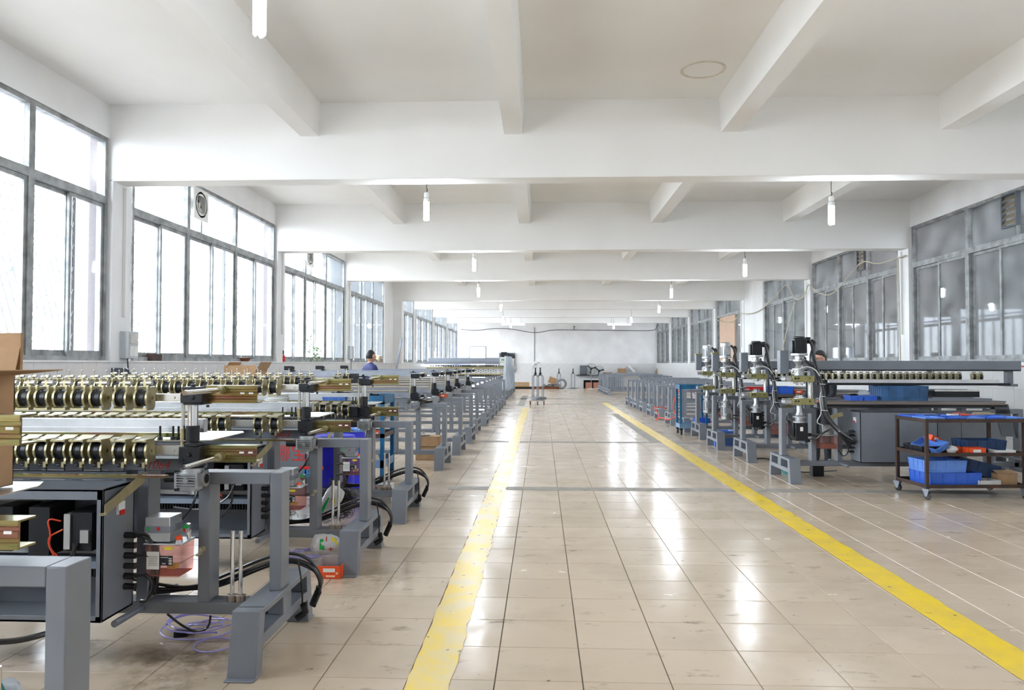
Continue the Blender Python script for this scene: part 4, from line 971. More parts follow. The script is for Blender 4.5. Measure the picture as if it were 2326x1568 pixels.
for k, (x, y, lab) in enumerate(((.62, .24, 'orange-red screwdriver across the trolley top trays'), (.66, .46, 'orange-red strip at the back of the trolley top'))):
    tag(obj('screwdriver', MB().cyl((-.08, 0, 0), (.02, .01, 0), .010, seg=8).cyl((.02, .01, 0), (.10, .02, 0), .004, seg=6).mesh('screwdriver', CABLER), None, on_tr(x, y, .888), (0, 0, .3*k)), lab, 'tool')
tag(obj('wrench', MB().box(-.08, .08, -.008, .008, 0, .006).box(.07, .11, -.018, .018, 0, .007).mesh('wrench', BLACK), None, on_tr(.24, .3, .878), (0, 0, .2)), 'black wrench on the left of the trolley top trays', 'tool')
tag(obj('pipe_bundle', MB().cyl((-.12, 0, .01), (.14, .02, .012), .008, seg=8).cyl((-.10, .03, .01), (.15, .035, .012), .008, seg=8).cyl((-.1, .01, .024), (.1, .03, .026), .008, seg=8).mesh('pipe_bundle', WOODW), None, on_tr(.86, .35, .876)), 'bundle of thin tan rods at the right of the trolley top', 'rods')
crate('black_bin', .26, .36, .085, PLASTB, on_tr(.17, .32, .47), (0, 0, TR), 'black bin on the trolley middle shelf, left end', 'bin')
crate('blue_bin', .20, .30, .07, BLUEL, on_tr(.20, .25, .52), (R(8), R(-22), .4), 'light blue bin tipped into the black bin on the middle shelf', 'bin')
def orange_box(loc, rz, lab, rot=None, s=1.0):
    r = carton('orange_box', .15*s, .10*s, .06*s, ORANGE, loc, rz, lab, rot=rot, open_=False)
    obj('box_label', MB().box(-.035*s, .03*s, -.0515*s, -.0495*s, .02*s, .045*s).mesh('box_label', WHITE), r); return r
orange_box(on_tr(.24, .3, .60), .5, 'orange carton lying on top of the black bin', rot=(.2, .3, .5))
orange_box(on_tr(.60, .12, .471), .05, 'orange carton with white label on the trolley middle shelf', s=1.25)
orange_box(on_tr(.47, .30, .471), -.3, 'orange carton behind the labelled one on the middle shelf', s=1.1)
def lump(name, c, s, m, lab, cat, n=0, seed=1, sub=(16, 12), amp=.25):
    rr = random.Random(seed); f = [(Vector((rr.gauss(0, 1), rr.gauss(0, 1), rr.gauss(0, 1)))*2.2, rr.uniform(0, 6)) for _ in range(9)]
    fn = lambda v: v*(1+amp*sum(math.sin(v.dot(a)+p) for a, p in f)/4)
    return tag(obj(name, MB().ball((0, 0, 0), s, sub[0], sub[1], fn=fn).mesh(name, m), None, c), lab, cat)
lump('cotton_rag', on_tr(.40, .20, .51), (.06, .05, .045), WHITE, 'crumpled white rag on the trolley middle shelf', 'rag', seed=3)
crate('dark_crate', .42, .30, .14, BLUED, on_tr(.80, .34, .47), (0, 0, TR), 'grimy dark blue crate at the right of the trolley middle shelf')
carton('white_box', .20, .16, .05, WHITE, on_tr(.91, .12, .471), TR, 'small white box before the dark crate on the middle shelf')
crate('blue_crate', .56, .40, .145, BLUE, on_tr(.36, .26, .131), (0, 0, TR), 'blue crate on the trolley bottom shelf, lower of the two stacked')
crate('blue_crate', .44, .34, .13, BLUEL, on_tr(.27, .25, .276), (0, 0, TR+.02), 'light blue crate stacked on top of the blue one, bottom shelf')
carton('white_box', .24, .20, .065, WHITED, on_tr(.72, .14, .131), TR+.05, 'shallow white box on the trolley bottom shelf')
crate('dark_crate', .46, .30, .15, BLUED, on_tr(.70, .36, .235), (0, R(14), TR-.05), 'grimy dark blue crate leaning at a tilt on the bottom shelf')
carton('cardboard_box', .22, .26, .13, CARD, on_tr(.96, .24, .131), TR, 'brown cardboard box at the right end of the trolley bottom shelf', flaps=(('f', 160, .08),), open_=False)

# ---- things on the right-row machines
def tbl(px, py, Y): q = P(px, py, Y); return (q.x, Y)
zt = 1.0005
x, y = tbl(1938, 900, 9.35); crate('blue_bin', .155, .22, .06, BLUE, (x, y, zt), (0, 0, 0), 'small blue bin on the nearest right machine table, left of two', 'bin', ribs=3)
crate('blue_bin', .155, .22, .06, BLUE, (x+.162, y, zt), (0, 0, 0), 'small blue bin on the nearest right machine table, right of two', 'bin', ribs=3)
lump('plastic_bag', (x+.15, y+.02, zt+.085), (.075, .06, .05), PLEN, 'clear plastic bag of parts in the small right blue bin', 'bag', seed=5)
lump('part_pile', (x, y+.02, zt+.05), (.06, .07, .03), BLACK, 'heap of black fittings in the small left blue bin', 'fittings', seed=8)
x, y = tbl(2040, 902, 9.42); crate('large_blue_crate', .56, .34, .18, mat('worn_blue_plastic', (.04, .13, .30), .5, var=.5, scale=5), (x, y, zt), (0, 0, 0), 'large worn blue crate on the nearest right machine table', ribs=6)
x, y = tbl(2163, 903, 9.42)
tag(obj('grey_panel', MB().box(-.38, .38, -.17, .17, 0, .03).mesh('grey_panel', GREY), None, (x+.0, y+.0, zt), (0, 0, .0)), 'flat grey sheet panel on the table right of the large crate', 'panel')
tag(obj('grey_panel', MB().box(-.25, .25, -.15, .15, 0, .012).mesh('grey_panel', GREY), None, (x-.08, y, zt+.031), (0, 0, .05)), 'upper grey panel under the black frame on the right table', 'panel')
fr = empty('sheet_metal_housing', (x, y+.02, zt+.044), 0, 'black sheet-metal frame with pale rim on the right machine table', 'frame')
obj('rim', MB().box(-.27, .27, -.14, -.13, .07, .09).box(-.27, .27, .13, .14, .07, .09).mesh('rim', WHITED), fr)
obj('frame_body', MB().box(-.265, .265, -.135, -.125, 0, .07).box(-.265, .265, .125, .135, 0, .07).box(-.265, -.255, -.125, .125, 0, .07).box(.255, .265, -.125, .125, 0, .07).mesh('frame_body', BLACK), fr)
tag(obj('grey_panel', MB().box(-.16, .16, -.01, .0, 0, .02).prism([(-.15, -.01), (.10, -.01), (.16, -.10), (-.15, -.10)], 'z', 0, .012).mesh('grey_panel', GREYL), None, (*tbl(1880, 886, 9.7), 1.0005), (0, 0, 0)), 'small pale grey bracket panel behind the cable trunk', 'panel')
x, y = tbl(1768, 880, 11.35); crate('blue_bin', .27, .26, .11, BLUE, (x+.05, y, zt), (0, 0, 0), 'blue bin on the second right machine table', 'bin')
orange_box((x+.28, y-.02, zt), 0, 'red-orange carton beside the blue bin on the second right machine', s=.9)
x, y = tbl(1725, 868, 12.95); tag(obj('red_tray', MB().box(-.25, .25, -.1, .1, 0, .02).box(-.25, .25, -.1, -.09, .02, .05).box(-.25, .25, .09, .1, .02, .05).mesh('red_tray', REDP), None, (x+.05, y, zt)), 'red tray on the third right machine table', 'tray')
# floor things right
q = P(1798, 1034, 9.9); pd = empty('foot_pedal', (q.x, 9.95, 0), R(20), 'teal cast foot pedal standing under the nearest right machine', 'pedal')
obj('pedal_body', MB().prism([(-.12, 0), (.10, 0), (.10, .03), (.0, .07), (-.12, .10)], 'x', -.06, .06).mesh('pedal_body', TEAL), pd); obj('pedal_plate', MB().prism([(-.13, .10), (.08, .05), (.08, .058), (-.13, .112)], 'x', -.045, .045).mesh('pedal_plate', TEAL), pd)
fo = [P(1812, 1034, 10.1), P(1830, 1042, 10.0), P(1860, 1036, 10.1), P(1900, 1040, 10.2)]
tag(obj('pedal_cable', MB().tube([(v.x, v.y, .012) for v in fo], .008, 6, smooth=2).mesh('pedal_cable', RUBBER)), 'black cable running along the floor from the teal pedal', 'cable')
tag(obj('floor_cable', MB().tube([(P(a, b, yy).x, yy, .012) for a, b, yy in ((1712, 1040, 11.4), (1735, 1036, 11.5), (1750, 1040, 11.3), (1770, 1036, 11.6))], .010, 6, smooth=2).mesh('floor_cable', RUBBER)), 'black cable on the floor behind the second right foot', 'cable')
tag(obj('floor_post', MB().box(-.07, .07, -.06, .06, .0, .17).mesh('floor_post', PLASTB), None, (P(1858, 1020, 9.75).x, 9.80, 0)), 'black transformer block under the amber oil tank', 'transformer')
crate('blue_crate', .32, .30, .14, BLUEL, (P(1643, 995, 13.3).x, 13.4, .0), (0, 0, 0), 'light blue crate on the floor under the third right machine', ribs=3)
crate('blue_crate', .30, .28, .12, BLUEL, (P(1643, 990, 13.3).x+.02, 13.42, .141), (0, 0, .1), 'light blue crate stacked on the floor crate, third right machine', ribs=3)
crate('blue_tray', .30, .26, .10, BLUE, (P(1597, 960, 15.3).x, 15.45, .232), (0, 0, 0), 'blue tray on the base rail of the first bare right frame', 'tray', ribs=3)
# blue service trolley among the right frames
bt = empty('blue_trolley', (2.80, 15.2, 0), 0, 'tall dark blue sheet-metal trolley between right-row frames', 'trolley')
for x in (0, .52):
    for y in (0, .42): part('leg', 'btl', lambda: MB().box(0, .04, 0, .04, .13, 1.0), BLUEP, bt, (x, y, 0))
obj('top_tray', MB().box(-.005, .565, -.005, .465, .93, .94).box(-.005, .565, -.005, .005, .94, 1.02).box(-.005, .565, .455, .465, .94, 1.02).box(-.005, .005, -.005, .465, .94, 1.02).box(.555, .565, -.005, .465, .94, 1.02).mesh('top_tray', BLUEP), bt)
obj('lower_tray', MB().box(-.005, .565, -.005, .465, .14, .15).box(-.005, .565, -.005, .005, .15, .23).box(-.005, .005, -.005, .465, .15, .23).box(-.005, .565, .455, .465, .15, .23).mesh('lower_tray', mat('faded_blue_paint', (.16, .27, .40), .5)), bt)
for x in (.03, .53):
    for y in (.03, .43): part('wheel', 'btw', lambda: MB().lathe([(.015, -.018), (.05, -.015), (.055, 0), (.05, .015), (.015, .018)], (0, 0, .055), 14, ax='x').box(-.03, .03, -.03, .03, .10, .135), PLASTB, bt, (x, y, 0))
# red hose over the frames
hs = [(1553, 876, 16.25), (1540, 890, 16.2), (1530, 912, 16.1), (1529, 935, 16.1), (1540, 948, 15.9), (1530, 948, 16.0), (1520, 955, 16.0), (1500, 948, 16.6), (1495, 952, 16.6), (1488, 957, 16.8), (1497, 945, 17.3), (1490, 930, 17.6), (1484, 925, 17.9), (1495, 925, 18.1), (1512, 928, 18.1)]
tag(obj('air_hose', MB().tube([P(*h) for h in hs], .012, 6, smooth=3).mesh('air_hose', CABLER)), 'red air hose looping over and under the second bare right frame', 'hose')
tag(obj('air_hose', MB().tube([P(*h) for h in ((1555, 876, 16.25), (1566, 882, 16.2), (1583, 900, 16.0), (1590, 930, 15.8), (1602, 948, 15.75), (1618, 960, 15.7))], .008, 6, smooth=3).mesh('air_hose', mat('dark_red_hose', (.25, .04, .04), .5))), 'dark red hose hanging down the right side of the same frame', 'hose')

# ---- blue service cart in the left row
bc = empty('service_cart', (-2.98, 8.62, 0), 0, 'blue painted workshop cart with cluttered top, left row behind third machine', 'cart')
CW, CD = 1.14, .62
for x in (0, CW-.045):
    for y in (0, CD-.045): part('leg', 'scl', lambda: MB().box(0, .045, 0, .045, .12, 1.0), BLUEP, bc, (x, y, 0), bevel=.002)
for z, h, m, k in ((.97, .10, BLUEP, 'a'), (.575, .05, mat('bare_brown_steel', (.10, .06, .05), .5, .3), 'b'), (.225, .09, mat('faded_blue_paint', (.16, .27, .40), .5), 'c')):
    part('tray', 'sct'+k, lambda: MB().box(0, CW, 0, .006, z, z+h).box(0, CW, CD-.006, CD, z, z+h).box(0, .006, 0, CD, z, z+h).box(CW-.006, CW, 0, CD, z, z+h).box(.006, CW-.006, .006, CD-.006, z, z+.006), m, bc)
for x in (.03, CW-.03):
    for y in (.03, CD-.03): part('castor', 'scw', lambda: MB().lathe([(.012, -.02), (.052, -.016), (.058, 0), (.052, .016), (.012, .02)], (0, 0, .058), 16, ax='x').box(-.03, .03, -.035, .035, .10, .13), RUBBER, bc, (x, y, 0))
rr = random.Random(4)
for k in range(16):
    x, y = rr.uniform(.08, CW-.1), rr.uniform(.08, CD-.1); a = rr.uniform(0, 3)
    kk_ = k % 3
    if kk_ == 0: mb = MB().box(-.08, .07, -.008, .008, 0, .008).prism([(.07, -.008), (.09, -.022), (.12, -.02), (.10, -.006), (.10, .006), (.12, .02), (.09, .022), (.07, .008)], 'z', 0, .008)
    elif kk_ == 1: mb = MB().cyl((-.02, 0, .03), (.08, 0, .03), .024, seg=10).cyl((.08, 0, .03), (.12, 0, .03), .008, seg=8).box(-.025, .01, -.11, 0, .01, .04)
    else: mb = MB().cyl((-.12, 0, .012), (.06, 0, .012), .009, seg=8).box(.05, .08, -.04, .04, 0, .024)
    o = obj(('spanner', 'hand_drill', 'hammer')[kk_], mb.mesh('tool', BLACK if kk_ < 2 else IRON), None, (-2.98+x, 8.62+y, 1.03+.012*(k % 4)), (0, rr.uniform(-.12, .12), a))
    tag(o, ('dark open-ended spanner in the heap on the blue cart top', 'dark pistol-shaped drill in the heap on the blue cart top', 'small rusty hammer in the heap on the blue cart top')[kk_], ('spanner', 'drill', 'hammer')[kk_], ('spanners', 'drills', 'hammers')[kk_]+' heaped on the blue cart top')
orange_box((-1.98, 8.8, .583), .3, 'orange carton on the brown middle tray of the blue cart')
orange_box((-2.12, 8.83, .583), -.1, 'second orange carton, left one on the blue cart middle tray', s=1.1)
crate('blue_bin', .22, .2, .08, BLUEL, (-2.42, 8.8, .582), (0, 0, 0), 'light blue bin on the middle tray of the blue cart', 'bin', ribs=3)
lump('crumpled_bag', (-2.03, 8.88, .30), (.12, .09, .075), mat('crinkled_film', (.60, .52, .42), .35), 'crumpled tan plastic bag on the bottom tray of the blue cart', 'bag', seed=12, amp=.5)
carton('brown_box', .30, .2, .10, mat('dark_carton', (.06, .035, .025), .8), (-2.40, 8.82, .232), 0, 'dark brown box on the bottom tray of the blue cart')

# ---- things on machine three and below the left row
x3 = XA[3][0]; y3 = XA[3][1]
coil('hose_roll', (P(640, 905, 7.25).x, 7.25, 1.062), .17, .011, mat('milky_hose', (.70, .70, .66), .5), 'roll of milky white hose lying on the third machine table', 7, 'hose', jit=.012)
crate('blue_bin', .24, .24, .07, BLUE, (P(690, 912, 7.22).x, 7.25, 1.0575), (0, 0, 0), 'blue bin on the third machine table, behind the column', 'bin')
crate('blue_bin', .235, .22, .065, BLUEL, (P(766, 914, 7.2).x, 7.22, 1.0575), (0, 0, 0), 'light blue bin on the third machine table, right of the column', 'bin', ribs=7)
br = empty('blue_barrel', (P(789, 1000, 8.1).x, 8.1, 0), 0, 'bright blue plastic barrel standing behind the third machine', 'barrel')
obj('barrel_body', MB().lathe([(.17, 0), (.19, .02), (.195, .3), (.2, .5), (.205, .70), (.195, .70), (.19, .5), (.18, .03), (.0, .02)], seg=28).mesh('barrel_body', BARREL), br)
obj('barrel_rim', MB().lathe([(.20, .70), (.215, .705), (.215, .72), (.20, .725), (.193, .70)], seg=28).mesh('barrel_rim', BLUEL), br)
b2 = empty('blue_barrel', (P(760, 1100, 7.55).x, 7.56, 0), 0, 'second blue plastic barrel, left of the rimmed one', 'barrel')
obj('barrel_body', MB().lathe([(.17, 0), (.19, .02), (.2, .5), (.205, .69), (.195, .71), (.0, .71)], seg=28).mesh('barrel_body', BARREL), b2)
def tangle(c, s, n, lab, seed):
    rr = random.Random(seed); mb = MB()
    for _ in range(n):
        ax = Vector((rr.gauss(0, 1), rr.gauss(0, 1), rr.gauss(0, 1))).normalized(); u = ax.orthogonal().normalized(); w = ax.cross(u)
        d = Vector((rr.gauss(0, 1), rr.gauss(0, 1), rr.gauss(0, 1))).normalized()*rr.uniform(.1, .8)
        p0 = Vector((d.x*s[0], d.y*s[1], max(d.z, -.8)*s[2])); r0 = rr.uniform(.02, .05); a0 = rr.uniform(0, 6); L = rr.uniform(2.5, 5.5)
        mb.tube([p0+(u*math.cos(a0+L*k/7)+w*math.sin(a0+L*k/7))*r0 for k in range(8)], .0016, 3)
    o = obj('wire_swarf', mb.mesh('wire_swarf', mat('dark_swarf', (.03, .022, .018), .35, .8)), None, c); tag(o, lab, 'swarf'); o['kind'] = 'stuff'; return o
tangle((P(600, 1180, 6.1).x, 6.05, .235), (.34, .26, .20), 1500, 'tangle of dark curled swarf under machine 1063, left heap', 5)
tangle((P(765, 1160, 6.6).x, 6.55, .22), (.26, .24, .19), 1200, 'tangle of dark curled swarf under machine 1063, right heap', 9)
def bag(c, s, rot, lab, seed):
    r = empty('snack_bag', c, 0, lab, 'bag'); r.rotation_euler = rot
    rr = random.Random(seed); n = 9; vs = []; fs = []
    for side in (0, 1):
        for i in range(n):
            for j in range(n):
                u, v = i/(n-1)*2-1, j/(n-1)*2-1; e = max(0, (1-u**4)*(1-v**4)); w_ = 1-.16*v*v-.05*math.sin(7*v)
                vs.append((u*s[0]*w_, (1 if side else -1)*(e**.8)*s[1]*(1+rr.uniform(-.12, .12)), v*s[2]*(1-.10*u*u)))
    for side in (0, 1):
        o = side*n*n
        for i in range(n-1):
            for j in range(n-1): fs.append((o+i*n+j, o+(i+1)*n+j, o+(i+1)*n+j+1, o+i*n+j+1))
    obj('bag_body', MB().add(vs, fs).mesh('bag_body', mat('white_foil', (.66, .66, .66), .22, var=.1, scale=20, bump=.4)), r)
    y = -s[1]*.98
    obj('printed_patch', MB().prism([(-.4*s[0], -.5*s[2]), (-.1*s[0], -.55*s[2]), (-.2*s[0], .3*s[2]), (-.4*s[0], .3*s[2])], 'y', y-.004, y).mesh('printed_patch', GREENP), r)
    obj('printed_patch', MB().prism([(.2*s[0], .2*s[2]), (.55*s[0], -.2*s[2]), (.65*s[0], 0), (.35*s[0], .5*s[2])], 'y', y-.003, y).mesh('printed_patch', YEL), r)
    obj('printed_mark', MB().box(.1*s[0], .4*s[0], y-.004, y, -.5*s[2], -.45*s[2]).box(.22*s[0], .27*s[0], y-.004, y, -.62*s[2], -.34*s[2]).box(-.05*s[0], .0, y-.004, y, .1*s[2], .5*s[2]).mesh('printed_mark', REDP), r)
    return r
bag((P(738, 1243, 5.35).x, 5.42, .125), (.125, .055, .09), (R(-18), 0, R(8)), 'white printed foil bag lying on the floor beside the small orange box', 3)
bag((P(752, 1160, 5.85).x, 5.80, .34), (.075, .03, .15), (R(-10), R(28), 0), 'white printed foil bag propped upright behind machine 1063 rods', 6)
ob = carton('orange_tray_box', .16, .13, .085, ORANGE, (P(745, 1300, 4.95).x, 5.03, 0), R(2), 'open orange carton with grey inside on the floor by the second foot')
obj('box_lining', MB().box(-.075, .075, .052, .058, .005, .125).box(-.076, -.072, -.058, .058, .005, .115).mesh('box_lining', mat('grey_board', (.38, .37, .36), .7)), ob)
obj('box_label', MB().box(-.04, .04, -.067, -.065, .045, .07).mesh('box_label', WHITE), ob)
obj('box_print', MB().box(-.02, .04, -.067, -.065, .012, .024).box(-.06, -.045, -.067, -.065, .005, .012).box(.045, .06, -.067, -.065, .03, .045).mesh('box_print', mat('pale_print', (.9, .55, .4), .5)), ob)
def tubecoil(cx, cy, lab, seed, n=7, r=(.10, .19)):
    rr = random.Random(seed); mb = MB()
    pts = []
    for k in range(n*12):
        a = 2*math.pi*k/12; q = rr.uniform(-.02, .02); R_ = r[0]+(r[1]-r[0])*(.5+.5*math.sin(k*.13+seed))+q
        pts.append((cx+R_*math.cos(a)*1.25+.05*math.sin(k*.05), cy+R_*math.sin(a), .008+.045*abs(math.sin(k*.21))))
    mb.tube(pts, .0042, 6, smooth=2); mb.tube([(cx-.15, cy+.05, .03), (cx-.2, cy+.1, .12), (cx-.22, cy+.14, .20)], .0042, 6, smooth=2)
    return tag(obj('plastic_hose', mb.mesh('plastic_hose', TUBEP)), lab, 'hose')
v = P(445, 1435, 3.98); tubecoil(v.x, 3.98, 'loose coil of clear violet tubing on the floor under machine 1064', 2, 5, (.07, .17))
v = P(500, 1470, 3.76); coil('plastic_hose', (v.x-.03, 3.76, .008), .10, .0045, TUBEP, 'single loop of clear violet tubing nearest the camera', 1, 'hose', jit=.0)
tag(obj('cable_connector', MB().box(-.035, .035, -.02, .02, 0, .03).box(.035, .07, -.012, .012, .006, .026).mesh('cable_connector', PLASTB), None, (P(412, 1452, 3.9).x, 3.9, .0), (0, 0, .3)), 'small black plug lying in the violet tubing coil', 'plug')
tag(obj('black_wire', MB().tube([P(380, 1395, 3.85), P(410, 1420, 3.85), P(450, 1440, 3.85), P(475, 1425, 3.9), P(478, 1400, 3.85)], .006, 6, smooth=2).mesh('black_wire', RUBBER)), 'thin black wire sagging below machine 1064 base rail', 'wire')
v = P(690, 1265, 5.35); tubecoil(v.x-.02, 5.5, 'violet clear tubing on the floor behind the orange carton', 5, 4, (.08, .18))
lump('clear_bag', (P(22, 1435, 3.1).x, 3.1, .045), (.05, .04, .05), PLEN, 'scrap of clear plastic bag on the floor at lower left', 'bag', seed=21, amp=.6)
tag(obj('teal_bottle', MB().lathe([(.04, 0), (.042, .09), (.03, .12), (.015, .14), (.015, .16)], seg=14).mesh('teal_bottle', TEAL), None, (P(-12, 1430, 3.0).x, 3.0, 0)), 'teal bottle cut by the left frame edge near the floor', 'bottle')
pb = empty('push_button_box', (P(868, 1140, 7.7).x, 7.75, 0), 0, 'white control box with red and yellow buttons on the floor, third machine', 'control box')
obj('box_body', MB().box(-.10, .10, -.08, .08, 0, .19).mesh('box_body', WHITED), pb, bevel=.004)
for x, m in ((-.06, REDP), (0, YEL), (.06, REDP)): obj('push_button', MB().cyl((x, -.08, .15), (x, -.095, .15), .016, seg=12).mesh('push_button', m), pb)
lump('oily_rag', (P(955, 914, 10.42).x, 10.43, .913), (.15, .07, .03), mat('grimy_rag', (.10, .085, .06), .9, var=.5, scale=12), 'grimy brown rag on the top bar of the first bare frame', 'rag', seed=31, amp=.7)
orange_box((P(1006, 900, 12.1).x, 12.13, .8905), 0, 'orange carton standing on the top bar of the second bare frame', rot=(0, 0, 0), s=.9)
for k, (px, py, Y, w, h, lab) in enumerate(((975, 960, 11.2, .34, .15, 'upper brown carton stacked under the second bare left frame'), (975, 985, 11.2, .36, .20, 'lower brown carton stacked under the second bare left frame'))):
    carton('brown_carton', w, .3, h, CARD, (P(px, py, Y).x, Y+.0, .0 if k else .201), 0, lab, open_=False)
tag(obj('fitting_dish', MB().lathe([(.06, 0), (.10, .012), (.10, .02), (.0, .018)], seg=16).cyl((0, 0, .018), (0, 0, .07), .02).mesh('fitting_dish', STEEL), None, (P(962, 935, 11.2).x, 11.2, .352)), 'round steel fitting on top of the brown cartons', 'fitting')

# ---- cardboard carton at the left edge, resting on the foreground machine
cb = carton('cardboard_carton', .62, .34, .50, CARD, (-2.09, 2.29, 1.037), 0, 'large open cardboard carton at the left edge of the picture', flaps=(('r', 8, .17), ('b', 78, .13)))
cb.scale = (1, .9, .74)
obj('box_label', MB().box(.23, .30, -.172, -.170, .06, .20).mesh('box_label', WHITE), cb)
tag(obj('rear_carton_flap', MB().box(-.25, .25, -.003, .003, 0, .14).box(-.25, .25, .004, .010, 0, .14).mesh('rear_carton_flap', CARD), None, (-2.03, 2.47, 1.41), (0, 0, 0)), 'folded corrugated sheet standing behind the large carton', 'cardboard')
cb2 = carton('cardboard_carton', .42, .40, .22, CARD, (P(555, 860, 9.0).x, 9.0, 1.0585), 0, 'open tan cardboard carton with spread flaps among the far rollers', flaps=(('l', 120, .14), ('r', 60, .14), ('f', 95, .08)))
cb2.location = (P(558, 862, 9.75).x, 9.75, .0); cb2.location.z = 1.12
wt = empty('packing_stand', (P(558, 862, 9.75).x, 9.75, 0), 0, 'low grey stand under the tan carton behind the rollers', 'stand')
obj('stand_top', MB().box(-.3, .3, -.22, .22, 1.09, 1.12).mesh('stand_top', GREY), wt)
for x in (-.28, .24):
    for y in (-.2, .16): part('leg', 'psl', lambda: MB().box(0, .04, 0, .04, 0, 1.09), GREY, wt, (x, y, 0))
pt_ = empty('paint_tin', (P(232, 845, 8.7).x, 8.7, 1.25), 0, 'white round tin beside a dark tool on a shelf by the left wall', 'tin')
obj('tin_body', MB().cyl((0, 0, 0), (0, 0, .13), .075, seg=20).mesh('tin_body', WHITE), pt_); obj('tin_lid', MB().cyl((0, 0, .13), (0, 0, .14), .078, seg=20).mesh('tin_lid', WHITED), pt_)
ws = empty('wall_shelf', (P(250, 850, 8.7).x, 8.7, 0), 0, 'narrow grey bench below the left window sill holding the tin', 'bench')
obj('bench_top', MB().box(-.28, .42, -.2, .2, 1.22, 1.25).mesh('bench_top', GREYL), ws)
for x in (-.26, .36): obj('leg', MB().box(x, x+.04, -.18, .18, 0, 1.22).mesh('leg', GREYL), ws)
lump('electric_tool', (P(262, 848, 8.62).x, 8.62, 1.312), (.16, .06, .06), DGREY, 'dark grey power tool lying beside the white tin', 'tool', seed=40, amp=.4)

# ---- left sill and wall
def on_sill(px, Y): return (XL+.02 if False else -5.10, Y, SILL+.0205)
def Ysill(px): # depth where the sill plane is crossed by pixel column px
    lo, hi = 4., 44.
    for _ in range(40):
        m_ = (lo+hi)/2
        if P(px, 820, m_).x < -5.08: hi = m_
        else: lo = m_
    return lo
sb = empty('switch_box', (-5.045, Ysill(281)-.12, 1.50), 0, 'pale grey electric switch box on the first left column', 'switch box')
obj('box_body', MB().box(-.02, .09, -.0, .22, 0, .33).mesh('box_body', mat('pale_grey_plastic', (.50, .53, .55), .5)), sb, bevel=.006)
obj('cover_plate', MB().box(.09, .10, .03, .19, .18, .30).mesh('cover_plate', WHITED), sb); obj('socket_plate', MB().box(.09, .10, .03, .105, .03, .15).box(.09, .10, .115, .19, .03, .15).mesh('socket_plate', WHITE), sb)
obj('supply_cord', MB().tube([(.05, .05, 0), (.06, .05, -.1), (.05, .06, -.5), (.05, .06, -1.4)], .008, 6).mesh('supply_cord', RUBBER), sb)
s2 = empty('switch_box', (-5.045, Ysill(791)-.1, 1.50), 0, 'small pale switch box on the third left column, above the dado', 'switch box')
obj('box_body', MB().box(-.02, .08, 0, .25, .06, .40).mesh('box_body', MATS['pale_grey_plastic']), s2, bevel=.006); obj('supply_cord', MB().cyl((.04, .1, .06), (.04, .1, -1.4), .008, seg=6).mesh('supply_cord', RUBBER), s2)
pl = empty('potted_weed', (-5.03, Ysill(700), SILL+.021), 0, 'leafy green weed growing on the sill of the third left window', 'plant')
for k, (dx, dy, h) in enumerate(((0, 0, .62), (.02, .35, .34), (0, .6, .30))):
    obj('stem', MB().tube([(dx, dy, 0), (dx+.02, dy+.02, h*.5), (dx, dy+.01, h)], .006, 5, smooth=1).mesh('stem', mat('stem_green', (.12, .12, .05), .7)), pl)
    mb = MB()
    for q in range(46):
        z = h*rnd.uniform(.1, 1.05); a = rnd.uniform(0, 6.28); s_ = rnd.uniform(.03, .05); c = Vector((dx*0+.03*rnd.random()*math.cos(a), dy+.22*rnd.random()*math.sin(a), z)); u = Vector((math.cos(a), math.sin(a), rnd.uniform(-.3, .6))).normalized(); w = u.orthogonal().normalized()
        mb.add([c-u*s_, c+w*s_*.35, c+u*s_, c-w*s_*.35], [(0, 1, 2, 3)])
    obj('foliage', mb.mesh('foliage', LEAF), pl)['kind'] = 'stuff'
ex = empty('spray_bottle', (-5.08, Ysill(642), SILL+.0205), 0, 'small red bottle with black trigger on the third left window sill', 'bottle')
obj('bottle_body', MB().lathe([(.05, 0), (.055, .02), (.055, .10), (.03, .14)], seg=12).mesh('bottle_body', REDP), ex); obj('trigger', MB().box(-.02, .02, -.05, .04, .14, .22).box(-.015, .015, -.09, -.04, .19, .22).mesh('trigger', PLASTB), ex)
pn = empty('scrap_pan', (-5.10, Ysill(556), SILL+.0205), 0, 'rusty dish with scraps at the end of the second left sill', 'dish')
obj('dish', MB().lathe([(.08, 0), (.12, .06), (.125, .06), (.085, .006), (0, .006)], seg=18).mesh('dish', RUST), pn); obj('scrap', MB().box(-.02, .02, -.14, .12, .06, .068).box(-.01, .0, -.10, -.09, .06, .18).mesh('scrap', WHITED), pn)
tag(obj('tape_roll', MB().box(-.04, .04, -.12, .12, 0, .05).box(-.042, .042, -.12, .12, .05, .09).mesh('tape_roll', IRON), None, (-5.09, Ysill(352), SILL+.0205)), 'small dark box with tan top on the second left sill', 'box')
